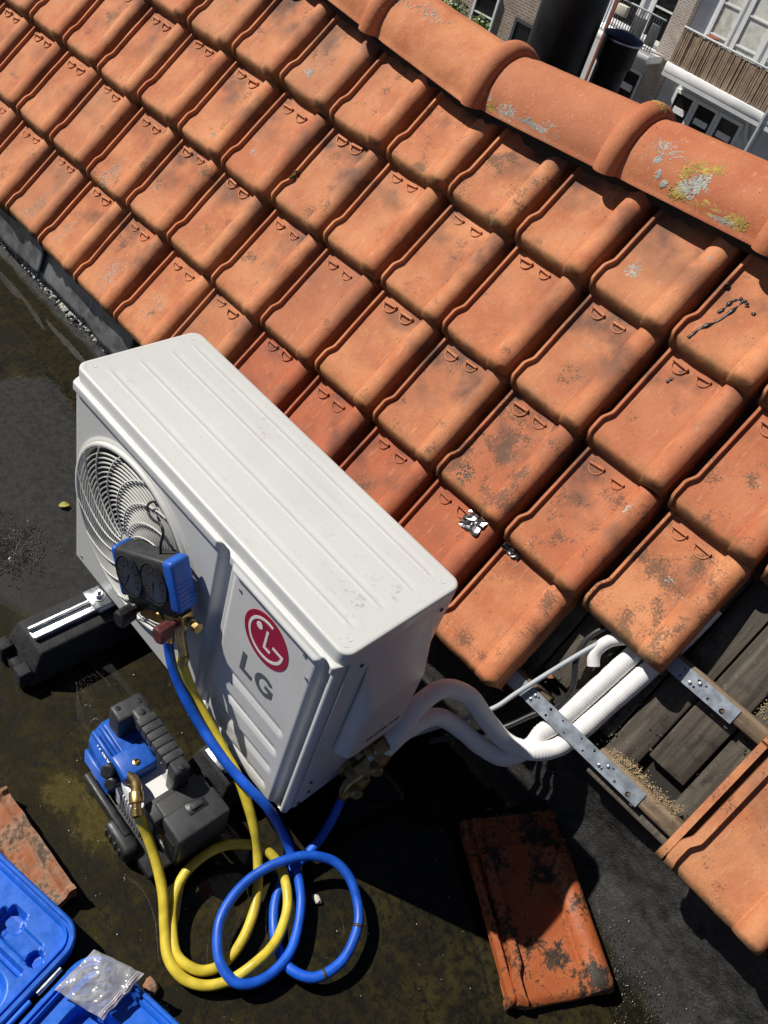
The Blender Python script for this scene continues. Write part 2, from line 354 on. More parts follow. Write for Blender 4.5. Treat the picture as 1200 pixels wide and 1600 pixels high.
M['red'] = simple('logo_red', (0.33, 0.008, 0.040), 0.35, 0, 0.05)
M['logowhite'] = simple('logo_white', (0.78, 0.76, 0.74), 0.4, 0, 0.03)
M['logogrey'] = simple('logo_grey', (0.095, 0.105, 0.115), 0.4, 0, 0.05)
M['marks'] = simple('dark_print', (0.05, 0.05, 0.05), 0.5, 0, 0.1)
M['bluehose'] = simple('blue_rubber_hose', (0.007, 0.095, 0.56), 0.46, 0, 0.24, 40, 0.08)
M['yellowhose'] = simple('yellow_rubber_hose', (0.64, 0.50, 0.045), 0.46, 0, 0.22, 40, 0.08)
M['blueplastic'] = simple('blue_plastic', (0.015, 0.10, 0.46), 0.40, 0, 0.10, 70, 0.06)
M['caseblue'] = simple('blue_case_plastic', (0.012, 0.125, 0.60), 0.42, 0, 0.16, 60, 0.22)
M['black'] = simple('black_plastic', (0.018, 0.018, 0.019), 0.45, 0, 0.25, 80, 0.15)
M['blackgrey'] = simple('dusty_black_plastic', (0.030, 0.031, 0.033), 0.55, 0, 0.25, 60, 0.15)
M['rubber'] = simple('black_recycled_rubber', (0.020, 0.020, 0.021), 0.75, 0, 0.5, 200, 0.7, 0.4, 0.002)
M['brass'] = simple('worn_brass', (0.52, 0.37, 0.15), 0.36, 1.0, 0.3, 50, 0.1)
M['steel'] = simple('galvanised_steel', (0.55, 0.57, 0.59), 0.38, 1.0, 0.22, 70, 0.15)
M['alu'] = simple('aluminium_rail', (0.70, 0.71, 0.72), 0.34, 1.0, 0.12, 60, 0.1)
M['strap'] = simple('zinc_coated_strap', (0.34, 0.38, 0.42), 0.5, 0.75, 0.22, 45, 0.2)
M['copper'] = simple('oxidised_valve_brass', (0.34, 0.25, 0.12), 0.45, 0.7, 0.4, 60, 0.3)
def foil_mat():
    b = NB('silver_foil_tape', 0.26, 0.5, 1.0); co = b.coord(); n = b.noise(co, 45, 2, 0.5, 1.0)
    b.col(b.mix(n, (0.10, 0.10, 0.105), (0.34, 0.34, 0.345))); b.bump(n, 0.15, 0.004); return b.m
M['foil'] = foil_mat()
def insul_mat():
    b = NB('white_pipe_insulation', 0.75, 0.3); co = b.coord(); n = b.noise(co, 60, 5, 0.65)
    c = b.mix(b.ramp(b.noise(co, 12, 4), 0.5, 0.75, 0, 0.5), (0.78, 0.77, 0.75), (0.55, 0.54, 0.52))
    c = b.mix(b.ramp(n, 0.66, 0.76, 0, 0.5), c, (0.35, 0.33, 0.30)); b.col(c); b.bump(n, 0.25, 0.001); return b.m
M['insul'] = insul_mat()
M['cablegrey'] = simple('grey_cable', (0.42, 0.45, 0.48), 0.5, 0, 0.06)
M['sawdust'] = simple('pale_sawdust', (0.40, 0.30, 0.17), 0.95, 0, 0.3, 300)
M['redknob'] = simple('dull_red_knob', (0.11, 0.028, 0.026), 0.5, 0, 0.3, 60)
M['dial'] = simple('pale_dial', (0.58, 0.57, 0.55), 0.6)
M['tick'] = simple('dial_print', (0.03, 0.03, 0.03), 0.5)
M['pinktick'] = simple('dial_print_red', (0.40, 0.03, 0.04), 0.5)
M['orange'] = simple('orange_print', (0.75, 0.33, 0.02), 0.5)
M['sticker'] = simple('silver_sticker', (0.62, 0.62, 0.62), 0.4, 0.2, 0.06)
M['redprint'] = simple('red_plastic', (0.40, 0.02, 0.03), 0.45)
M['leaf'] = simple('leaf_green', (0.16, 0.24, 0.045), 0.6, 0, 0.45, 9)
M['leafyellow'] = simple('yellowed_leaf', (0.35, 0.33, 0.05), 0.6, 0, 0.3, 90)
M['petal'] = simple('white_petals', (0.75, 0.74, 0.70), 0.7)
M['bark'] = simple('brown_bark', (0.10, 0.07, 0.045), 0.9)
M['flue'] = simple('black_flue_coating', (0.012, 0.012, 0.013), 0.42, 0, 0.2, 20, 0.05)
M['stone'] = simple('pale_pebble', (0.62, 0.58, 0.48), 0.7)
M['wallpale'] = simple('pale_plaster', (0.74, 0.76, 0.80), 0.85, 0, 0.10, 2)
M['wallgrey'] = simple('grey_plaster', (0.72, 0.72, 0.71), 0.85, 0, 0.12, 2)
M['frame'] = simple('white_window_paint', (0.86, 0.86, 0.85), 0.5, 0, 0.06)
M['concrete'] = simple('white_slab', (0.84, 0.84, 0.83), 0.8, 0, 0.10, 3)
M['pane'] = simple('dark_window_pane', (0.012, 0.013, 0.014), 0.08, 0, 0.3, 1.0)
M['curtain'] = simple('pale_curtain', (0.60, 0.60, 0.53), 0.9, 0, 0.25, 6)
M['slat'] = simple('brown_reed_slat', (0.40, 0.29, 0.20), 0.85, 0, 0.3, 5)
M['iron'] = simple('dark_iron_rail', (0.10, 0.105, 0.11), 0.5, 0.2)
M['palerail'] = simple('pale_painted_rail', (0.50, 0.53, 0.53), 0.5)
M['pot'] = simple('terracotta_pot', (0.30, 0.08, 0.045), 0.8)
M['street'] = simple('courtyard_paving', (0.10, 0.10, 0.095), 0.9, 0, 0.3, 0.6)
def brick_mat(name, c1, c2, mort):
    b = NB(name, 0.9, 0.2); co = b.coord(); mp = b.N('ShaderNodeMapping'); mp.inputs['Rotation'].default_value = (radians(90), 0, 0); b.l.new(co, mp.inputs[0])
    br = b.N('ShaderNodeTexBrick'); b.l.new(mp.outputs[0], br.inputs['Vector']); br.inputs['Scale'].default_value = 1.0
    br.inputs['Color1'].default_value = (*c1, 1); br.inputs['Color2'].default_value = (*c2, 1); br.inputs['Mortar'].default_value = (*mort, 1)
    br.inputs['Brick Width'].default_value = 0.17; br.inputs['Row Height'].default_value = 0.056; br.inputs['Mortar Size'].default_value = 0.009
    b.col(b.mix(b.ramp(b.noise(co, 3, 4), 0.4, 0.7, 0, 0.4), br.outputs[0], tuple(x * 0.5 for x in c1))); b.bump(br.outputs[1], -0.5, 0.01); return b.m
M['brick'] = brick_mat('brown_brickwork', (0.40, 0.29, 0.21), (0.29, 0.21, 0.155), (0.52, 0.49, 0.44))
M['brickpier'] = brick_mat('weathered_brickwork', (0.55, 0.42, 0.34), (0.40, 0.32, 0.27), (0.68, 0.66, 0.62))

# ================================================================== SETTING
RO = Vector((0.23172, 0.62545, 0.46064)); RU = Vector((0.99918, -0.01418, 0.03805)); RV = Vector((-0.02104, 0.62064, 0.78381)); RN = Vector((-0.03472, -0.78397, 0.61983))
DU, DV = 0.2155, 0.25848
def rp(u, v, h=0.0): return RO + RU * u + RV * v + RN * h
ROOF = frame(RO, RU, RV, RN)

# ---- flat roof with shallow hollows that hold water (water level z = 0)
def ground_z(x, y):
    n = 0.0022 * nz(x * 2.1, y * 2.1, 3) + 0.0012 * nz(x * 8, y * 8, 9) + 0.0007 * nz(x * 30, y * 30, 1)
    z = -0.0045 + n
    wob = 0.22 * nz(x * 3.3, y * 3.3, 5) + 0.09 * nz(x * 11, y * 11, 2) + 0.04 * nz(x * 33, y * 33, 2)
    dx = (x + 0.36 - 0.2 * (y)) / 0.50; dy = (y - 0.0 + 0.22 * x) / 0.25
    z += 0.0105 * sst(1.12, 0.78, sqrt(dx * dx + dy * dy) + wob)                     # dry patch left of the unit
    z += 0.0022 * sst(0.55, 0.75, nz(x * 3.1 + 7, y * 3.1, 8) * 0.5 + 0.5 + wob * 0.4)
    z += 0.030 * sst(0.36, 0.54, y + wob * 0.20 - 0.10 * sst(1.45, 1.15, x))                                     # dirt banked against the upstand
    z += 0.012 * sst(1.5, 1.75, x + wob)
    return z
vs, fs = grid(380, 170, lambda i, j: (lambda x, y: (x, y, ground_z(x, y)))(-2.6 + 5.2 * i, -1.5 + 2.1 * j))
mesh('flat_roof', vs, fs, M['ground'], None, True)['kind'] = 'structure'
mesh('puddle', [(-2.6, -1.5, 0), (2.6, -1.5, 0), (2.6, 0.6, 0), (-2.6, 0.6, 0)], [(0, 1, 2, 3)], M['water'])['kind'] = 'structure'
mesh('street_ground', [(-150, -150, -9), (150, -150, -9), (150, 150, -9), (-150, 150, -9)], [(0, 1, 2, 3)], M['street'])['kind'] = 'structure'

# ---- upstand between flat roof and pitched roof
prof = [(0.425, -0.012), (0.462, 0.012), (0.482, 0.034), (0.494, 0.07), (0.503, 0.13), (0.510, 0.19), (0.520, 0.232), (0.545, 0.25), (0.60, 0.255)]
def ups(i, j):
    x = -2.6 + 5.2 * i; k = j * (len(prof) - 1); a = min(int(k), len(prof) - 2); f = k - a
    y = prof[a][0] * (1 - f) + prof[a + 1][0] * f; z = prof[a][1] * (1 - f) + prof[a + 1][1] * f
    y += 0.052 * sst(1.55, 1.15, x) * (1 - j * sst(0.5, 0.8, x)); z += 0.038 * (x - 0.7) * j * (1 if z > 0.05 else 0)
    w_ = 0.009 * nz(x * 5, j * 6, 2) + 0.004 * nz(x * 22, j * 16, 4)
    return (x, y + w_, z + w_ * 0.5 + (0.006 * nz(x * 11, 3, j * 3) if j < 0.4 else 0))
vs, fs = grid(420, 32, ups)
tag(mesh('upstand_wall', vs, fs, M['upstand'], None, True), 'grey weathered bitumen upstand along the foot of the tiled roof', 'upstand')

# ---- tiled roof: a timber core with boards, battens, tiles and ridge tiles on it
uA, uB, vA, vT = -2.6, 2.4, -0.262, 0.885
core = []
for u in (uA, uB):
    a = rp(u, vA, -0.095); b = rp(u, vT, -0.095); core += [a, b, Vector((b.x, b.y + 1.5, b.z - 1.75)), Vector((a.x, a.y + 2.2, a.z - 1.2)), Vector((a.x, a.y + 0.10, a.z - 0.6))]
roof = mesh('tiled_roof', core, [(0, 5, 6, 1), (1, 6, 7, 2), (2, 7, 8, 3), (3, 8, 9, 4), (4, 9, 5, 0), (0, 1, 2, 3, 4), (9, 8, 7, 6, 5)], M['dark'])
roof['kind'] = 'structure'

# tile shape: a across, b up the slope, z above the pan
def jog(b): return -0.011 * sst(0.078, 0.050, b) + 0.004 * sst(0.022, 0.004, b)
def tile_pt(s, b, var=0):
    wgt = 1.0 if s > -0.012 else 0.0
    if s > 0.022: wgt = max(0.0, 1 - (s - 0.022) / 0.05)
    return s + jog(b) * wgt
def tile_z(s, b, var=0):
    deep = var < 9                                                       # tiles laid in rows; otherwise a whole tile seen on its own
    body = 1 - sst(DV + 0.002, DV + 0.012, b)
    z = 0.0
    if s > 0.1455:                                                       # side roll: crease, half-round, steep outer wall
        t = max(-1.0, min(1.0, (s - 0.1735) / 0.0275))
        z = 0.0215 * max(0.0, 1 - t * t) ** 0.60 * (0.30 + 0.70 * body)
        if s > 0.2000: z = -0.008
        if s > 0.2017: z = -0.045 if deep else -0.018
    elif s > 0.02: z = -0.0020 * sin(pi * (s - 0.02) / 0.1255) - 0.0010 * sst(0.139, 0.1445, s)
    if not deep and 0.021 < s < 0.146 and b < 0.287: z -= 0.005
    if s < 0.0197:
        if deep:
            if s >= 0.0122: z = 0.0105 if s <= 0.0181 else 0.0105 * max(0, (0.0196 - s) / 0.0015)
            elif s >= 0.0105: z = -0.042 + 0.0525 * (s - 0.0105) / 0.0017
            elif s > -0.016: z = -0.042
            else: z = -0.034
        else:
            if s >= 0.0: z = 0.0095 if s <= 0.0181 else 0.0
            elif s > -0.0118: z = -0.013
            else: z = 0.0035
    if b > 0.285: z = z * 0.5 - 0.004 + (0.009 if 0.288 < b < 0.298 or b > 0.345 else 0)
    if b < 0.017: z -= (0.020 * (1 - b / 0.017) ** 2.1 + (0.020 if b < 0.0004 else 0)) * (1 if deep else 0.55)
    z += 0.0016 * nz(s * 9 + var * 3.1, b * 9, var) + 0.0005 * nz(s * 45, b * 45 + var, 3)
    return z
S_S = [-0.026, -0.0215, -0.0165, -0.0155, -0.0122, -0.0112, -0.0060, -0.0010, 0.0004, 0.006, 0.0103, 0.0115, 0.0122, 0.0150, 0.0181, 0.0190, 0.0198, 0.0212, 0.026, 0.036, 0.048, 0.062, 0.078, 0.094, 0.110, 0.122, 0.130, 0.137, 0.1415, 0.1445, 0.1458, 0.1468, 0.1485, 0.151, 0.1545, 0.159, 0.164, 0.169, 0.174, 0.179, 0.1835, 0.188, 0.1915, 0.1945, 0.197, 0.1988, 0.1999, 0.2003, 0.2020]
S_B = [0.0, 0.0006, 0.0016, 0.003, 0.005, 0.0075, 0.0105, 0.0135, 0.0172, 0.024, 0.031, 0.042, 0.050, 0.055, 0.060, 0.065, 0.070, 0.075, 0.080, 0.092, 0.108, 0.125, 0.142, 0.160, 0.178, 0.196, 0.214, 0.232, 0.245, 0.252, 0.256, 0.260, 0.264, 0.270, 0.284, 0.287, 0.290, 0.297, 0.300, 0.320, 0.343, 0.346, 0.360]
def tile_mesh(name, var, mat, chip=None):
    vs = []; fs = []; na, nb = len(S_S), len(S_B)
    for b in S_B:
        for s in S_S:
            bb = b + (0.0016 * nz(s * 22, var * 5.0) + 0.0008 * nz(s * 80, var * 3.0)) * (1 if b < 0.03 else 0)
            if chip and b < 0.03: bb += chip(s) * (1 - b / 0.03)
            vs.append((tile_pt(s, b), bb, tile_z(s, b, var)))
    for j in range(nb - 1):
        for i in range(na - 1): k = j * na + i; fs.append((k, k + 1, k + na + 1, k + na))
    # underside follows the top so that the roll stays hollow; thick rim all round
    off = len(vs)
    for j, b in enumerate(S_B):
        for i, s in enumerate(S_S):
            x, y, z = vs[j * na + i]
            th = 0.013 if 0 < i < na - 1 else 0.016
            zz = z - th
            if b < 0.02: zz = min(zz, -0.046 if var < 9 else -0.030)
            if i == na - 1: zz = z - 0.004
            vs.append((x, y + (0.0015 if j == 0 else 0), zz))
    for j in range(nb - 1):
        for i in range(na - 1): k = off + j * na + i; fs.append((k, k + na, k + na + 1, k + 1))
    for i in range(na - 1): fs.append((i, off + i, off + i + 1, i + 1)); k = (nb - 1) * na + i; fs.append((k + 1, off + k + 1, off + k, k))
    for j in range(nb - 1): k = j * na; fs.append((k + na, off + k + na, off + k, k)); k = j * na + na - 1; fs.append((k, off + k, off + k + na, k + na))
    me = bpy.data.meshes.new(name); me.from_pydata(vs, [], fs); me.materials.append(mat); me.shade_smooth(); me.set_sharp_from_angle(angle=radians(48))
    at = me.attributes.new('soil_shade', 'FLOAT', 'POINT'); at.data.foreach_set('value', [(1.0 if (-0.0160 < S_S[k % na] < 0.0118 if var < 9 else -0.0120 < S_S[k % na] < 0.0) else 0.0) for k in range(len(vs))])  # mask for channel dirt and painted slot shade, reaching up the rib wall
    return me
def chipfn(c, w_, d): return lambda s: d * max(0, 1 - abs(s - c) / w_) + 0.001 * nz(s * 200, c)
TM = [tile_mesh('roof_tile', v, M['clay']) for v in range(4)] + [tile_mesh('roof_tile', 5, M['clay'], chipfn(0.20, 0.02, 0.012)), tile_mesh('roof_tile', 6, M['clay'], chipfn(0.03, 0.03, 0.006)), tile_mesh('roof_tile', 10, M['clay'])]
# nib: short bar over a half-round boss, just below the tile above
def nib_mesh():
    n = 12; r = 0.0170
    arc = [(r * cos(pi + pi * k / n), 1.0 * r * sin(pi + pi * k / n)) for k in range(n + 1)]; ain = [(x * 0.85, y * 0.85) for x, y in arc]; m = n + 1
    vs = [(x, y, -0.003) for x, y in arc] + [(x * .985, y * .985, 0.0030) for x, y in arc] + [(x, y, 0.0030) for x, y in ain] + [(x * .98, y * .98, -0.002) for x, y in ain]
    fs = [(l * m + k, l * m + k + 1, (l + 1) * m + k + 1, (l + 1) * m + k) for l in range(3) for k in range(n)]
    x0, x1, y0, y1, z0, z1 = -0.0185, 0.0180, -0.0012, 0.0062, -0.003, 0.0068
    bv = [(x0, y0, z0), (x1, y0, z0), (x1, y1, z0), (x0, y1, z0), (x0 + .001, y0 + .0012, z1), (x1 - .001, y0 + .0012, z1), (x1 - .001, y1 - .0012, z1), (x0 + .001, y1 - .0012, z1)]
    V, F = join_data([(vs, fs), (bv, [(0, 1, 5, 4), (1, 2, 6, 5), (2, 3, 7, 6), (3, 0, 4, 7), (4, 5, 6, 7)])])
    me = bpy.data.meshes.new('nib'); me.from_pydata(V, [], F); me.materials.append(M['clay']); return me
NIB = nib_mesh()
TILT = atan2(0.036, DV)
def tile_matrix(i, row, du=0, dv=0, rot=0, lift=0.0):
    loc = rp(i * DU + du, row * DV + dv, 0.019 + lift)
    return Matrix.Translation(loc) @ ROOF.to_3x3().to_4x4() @ Matrix.Rotation(rot, 4, 'Z') @ Matrix.Rotation(-TILT, 4, 'X')
TILES = {}
rt = random.Random(11)
missing = {(3, -1), (4, -1), (4, 0), (5, 0)}
for row in (-1, 0, 1, 2):
    for i in range(-12, 7):
        if (i, row) in missing: continue
        chip = (i, row) in ((2, -1), (-2, 2), (0, 1))
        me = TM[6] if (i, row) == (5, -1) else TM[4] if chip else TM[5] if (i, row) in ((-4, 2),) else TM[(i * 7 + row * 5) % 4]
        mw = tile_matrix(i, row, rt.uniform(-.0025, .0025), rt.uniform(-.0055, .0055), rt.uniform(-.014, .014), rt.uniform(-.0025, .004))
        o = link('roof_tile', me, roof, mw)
        red = 0.25 * rt.random()
        if row == -1 and -2 <= i <= 1: red = 0.75 + 0.2 * rt.random()
        if (i, row) in ((1, 0), (2, 0), (3, 1), (2, 1), (-2, 0)): red = 0.55
        if (i, row) in ((0, 0), (2, -1)): red = 0.30
        o['tint'] = red; o['tail'] = 1.0
        o['dirt'] = rt.uniform(0.15, 0.62) + (0.16 if (i, row) in ((-5, -1), (-4, -1), (-6, -1), (1, 0), (2, -1), (3, 0), (-6, 0), (2, 0)) else 0)
        o['soot'] = 1.0 if (row == 2 and i >= -2) or (i, row) in ((0, 0), (1, 1), (2, 1), (-3, 1), (-5, 2), (-4, 2)) else rt.uniform(0.25, 0.95)
        TILES[(i, row)] = o
        if row < 2 and not (i, row) == (2, -1):
            for q, s in enumerate((0.052, 0.107)):
                nb_ = link('nib', NIB, o, mw @ Matrix.Translation((s + rt.uniform(-.002, .002), 0.2370, tile_z(s, 0.235) + 0.0002)) @ Matrix.Rotation(rt.uniform(-.12, .12), 4, 'Z') @ Matrix.Scale(rt.uniform(0.85, 1.12), 4) @ Matrix.Translation((0, rt.uniform(-.004, .003), rt.uniform(-.0014, .0004))))
                nb_['tint'] = red + 0.05; nb_['dirt'] = 0.2; nb_['soot'] = 0.2

# ---- ridge tiles
RR = 0.117
def ridge_v(u): return 0.7225 + 0.05 * u if u > -0.35 else 0.705 - 0.10 * (u + 0.35)
def ridge_frame(u):
    p = rp(u, ridge_v(u), 0.04); ax = (rp(u + 0.385, ridge_v(u + 0.385), 0.04) - p).normalized(); p = p + Vector((0, RR, 0)); z = Vector((0, 0, 1)) - ax * ax.z; z.normalize(); y = z.cross(ax)
    return frame(p, ax, y, z)
def ridge_r(s, ang):
    r = RR - 0.006 + 0.004 * s / 0.4
    if s < 0.062: r += 0.026 * max(0, 1 - ((s - 0.025) / 0.028) ** 2) ** 0.5 if abs(s - 0.025) < 0.028 else 0
    if s > 0.07: r += 0.0030 * sst(80, 82, ang) * sst(106, 104, ang) + 0.003 * sst(6, 2, ang)
    return r
def ridge_mesh(var):
    SSS = [0, 0.002, 0.006, 0.011, 0.017, 0.023, 0.029, 0.035, 0.041, 0.044, 0.047, 0.0495, 0.0515, 0.0527, 0.054, 0.064] + [0.09 + 0.02 * k for k in range(16)] + [0.397, 0.4]
    AN = [1, 2.5] + [4 * k for k in range(1, 45)] + [180]
    vs = []; m = len(AN); n = len(SSS)
    for inner in (0, 1):
        for s in SSS:
            for a in AN:
                r = ridge_r(s, a) - inner * 0.015 + 0.0015 * nz(s * 8 + var, a * 0.04, var) + (0.0006 * nz(s * 50, a * .3, var))
                ang = radians(a); x = s
                if not inner and a < 0: x = s
                vs.append((x, -r * cos(ang), r * sin(ang)))
    fs = []; off = n * m
    for j in range(n - 1):
        for k in range(m - 1):
            q = j * m + k; fs.append((q, q + 1, q + m + 1, q + m)); q += off; fs.append((q, q + m, q + m + 1, q + 1))
    for j in range(n - 1):
        for k, f_ in ((0, 0), (m - 1, 1)):
            q = j * m + k; f = (q, q + m, off + q + m, off + q); fs.append(f if not f_ else f[::-1])
    for k in range(m - 1):
        fs.append((k, off + k, off + k + 1, k + 1)); q = (n - 1) * m + k; fs.append((q, q + 1, off + q + 1, off + q))
    me = bpy.data.meshes.new('ridge_tile'); me.from_pydata(vs, [], fs); me.materials.append(M['clay'])
    bm = bmesh.new(); bm.from_mesh(me); bmesh.ops.recalc_face_normals(bm, faces=bm.faces); bm.to_mesh(me); bm.free()
    me.shade_smooth(); me.set_sharp_from_angle(angle=radians(50)); return me
RM = [ridge_mesh(v) for v in range(3)]
RIDGE = {}
for k in range(-5, 5):
    u0 = 0.066 + 0.385 * k
    mw = ridge_frame(u0) @ Matrix.Rotation(rt.uniform(-.006, .006), 4, 'Z') @ Matrix.Translation((0, rt.uniform(-.002, .002), rt.uniform(-.002, .003)))
    o = link('ridge_tile', RM[k % 3], roof, mw); o['tint'] = 0.55 if k >= -1 else 0.10; o['dirt'] = 0.12 if k != 0 else 0.2; o['soot'] = 0.12; RIDGE[k] = o
# torn felt hanging out below the ridge
def felt(i, j):
    u = -1.6 + 3.4 * i
    low = 0.722 + 0.016 * nz(u * 9, 2) + 0.012 * nz(u * 30, 4) - 0.035 * max(0, nz(u * 5.5, 8) - 0.15)
    low += ridge_v(u) - 0.7225; v = low + (0.80 - low) * j
    return rp(u, v, 0.022 + 0.006 * nz(u * 14, j * 3) + 0.006 * sst(0, 0.25, j) - 0.012 * (1 - j) ** 4)
vs, fs = grid(420, 8, felt); mesh('torn_felt', vs, fs, M['felt'], roof, True)

# ---- boards and battens laid bare where tiles are off
bx = [(0.50, 0.655), (0.66, 0.752), (0.757, 0.853), (0.858, 0.925), (0.929, 1.012), (1.019, 1.10), (1.106, 1.21), (1.215, 1.36)]
for q, (a, b) in enumerate(bx):
    lo = [-0.25, -0.165, -0.18, -0.25, -0.148, -0.25, -0.25, -0.25][q]; hi = 0.34
    o = box('deck_board', a, b, lo, hi, -0.0935 + 0.002 * (q % 2), -0.070 - 0.004 * ((q * 3) % 3) + 0.008 * (q == 4), M['board'], roof, 0.0025, 1, ROOF)
box('deck_board', 0.862, 1.36, -0.258, -0.236, -0.0945, -0.052, M['board'], roof, 0.003, 1, ROOF)
for (a, b, v0, v1) in ((0.5, 0.722, -0.233, -0.196), (0.858, 1.30, -0.233, -0.196), (0.5, 1.36, 0.010, 0.046), (0.5, 1.36, 0.262, 0.30)):
    box('roof_batten', a, b, v0, v1, -0.074, -0.0325, M['batten'], roof, 0.003, 1, ROOF)

# ---- lead sheets and pale crust along the foot of the roof, left of the unit
for q, (x0, x1) in enumerate(((-2.3, -1.86), (-1.88, -1.47), (-1.49, -1.10), (-1.12, -0.80), (-0.82, -0.585))):
    def lead(i, j, x0=x0, x1=x1, q=q):
        x = x0 + (x1 - x0) * i; e = 0.02 * (1 - (2 * i - 1) ** 6) + 0.010 * nz(x * 9, 4 + q)
        zt = 0.238 + 0.038 * (x - 0.23); zb = 0.085 - e; z = zt + (zb - zt) * j
        return (x, 0.520 - 0.012 * j - 0.012 * j * j + 0.006 * nz(x * 7, j * 2, q) + 0.003 * q * (q % 2), z)
    vs, fs = grid(26, 10, lead); o = mesh('lead_sheet', vs, fs, M['lead'], None, True)
    so_ = o.modifiers.new('thick', 'SOLIDIFY'); so_.thickness = 0.003
    tag(o, ['lead flashing sheet under the eave, farthest along, mostly off the picture edge', 'lead flashing sheet under the eave at the left picture edge', 'long dull lead flashing sheet under the leftmost eave tiles', 'dull lead flashing sheet second from the white unit', 'short lead flashing sheet nearest the white unit, rounded end'][q], 'flashing', 'lead sheets under the eave')
def blobs(pts, mat, name, parent=None, seg=6, flat=0.5, seed=1):
    """pts: (pos, normal, radius): a crust of small irregular domes in one mesh"""
    r_ = random.Random(seed); V = []; F = []
    for p, nrm, r in pts:
        m = axis_mw(p, nrm); o = len(V); ph = r_.random() * 6
        for l, (k, h) in enumerate(((1.0, -0.15), (0.72, 0.65))):
            for s in range(seg):
                a = ph + 2 * pi * s / seg; rr = r * k * r_.uniform(0.7, 1.25); V.append(m @ Vector((rr * cos(a), rr * sin(a), h * r * flat)))
        V.append(m @ Vector((0, 0, r * flat)))
        for s in range(seg):
            s2 = (s + 1) % seg; F.append((o + s, o + s2, o + seg + s2, o + seg + s)); F.append((o + seg + s, o + seg + s2, o + 2 * seg))
    return mesh(name, V, F, mat, parent, True)
rl = random.Random(5); pts = []
for k in range(3200):
    x = rl.uniform(-1.75, -0.50)
    if nz(x * 25, k * 0.0) + nz(x * 90, 3) < -0.25: continue
    y = 0.492 + 0.052 - 0.022 + rl.gauss(0, 0.009) + 0.015 * nz(x * 9, 2); pts.append((Vector((x, y, 0.020 + max(0, (y - 0.49) * 0.75) + 0.002)), (0.1, -0.5, 0.8), rl.choice((0.0012, 0.002, 0.003, 0.0045))))
tag(blobs(pts, M['crust'], 'pale_crust', None, 6, 0.6), 'crumbly white lichen crust along the gutter edge by the leftmost tiles', 'lichen', kind='stuff')
pts = []
for k in range(7500):
    t = rl.random()
    if t < 0.45: x = rl.uniform(0.98, 1.75); y = 0.465 - 0.09 * sst(1.15, 1.55, x) + rl.gauss(0, 0.035)
    elif t < 0.75: x = rl.uniform(0.6, 1.12); y = rl.uniform(0.34, 0.50)
    else: x = rl.gauss(-0.17, 0.045); y = rl.gauss(-0.07, 0.035)
    if y > 0.49: continue
    pts.append((Vector((x, y, ground_z(x, y) + 0.0005)), (rl.uniform(-.4, .4), rl.uniform(-.4, .4), 1), rl.choice((0.0008, 0.0011, 0.0015, 0.002, 0.003))))
tag(blobs(pts, M['gravel'], 'wet_grit', None, 5, 0.8, 2), 'wet dark grit washed up beside the upstand', 'grit', kind='stuff')

# ---- lichen, moss and tar on individual tiles
def on_tile(i, row, a, b):
    mw = wm(TILES[(i, row)]); p = mw @ Vector((a, b, tile_z(a, b))); n = (mw.to_3x3() @ Vector((-(tile_z(a + .002, b) - tile_z(a - .002, b)) / .004, 0, 1))).normalized(); return p, n
def patch(i, row, a, b, rad, n, mat, seed, rmin=0.0012, rmax=0.0032, ell=(1, 1), flat=0.45):
    r_ = random.Random(seed); pts = []
    for k in range(n * (5 if mat != M['moss'] else 1)):
        d = sqrt(r_.random()) * rad * 1.15; t = r_.random() * 2 * pi
        aa = a + d * cos(t) * ell[0]; bb = b + d * sin(t) * ell[1]
        if mat != M['moss'] and nz(aa * 190, bb * 190, seed) + 0.6 * nz(aa * 420, bb * 420, seed) < 0.55 * d / rad - 0.28: continue
        if -0.0 < aa < 0.212 and 0.004 < bb < 0.25: p, nn = on_tile(i, row, aa, bb); pts.append((p, nn, r_.uniform(rmin, rmax)))
    o = blobs(pts, mat, 'lichen_patch' if mat != M['moss'] else 'moss_tuft', TILES[(i, row)], 6, flat, seed); o['kind'] = 'stuff'; return o
LG, LY, MO = M['lichen_grey'], M['lichen_yellow'], M['moss']
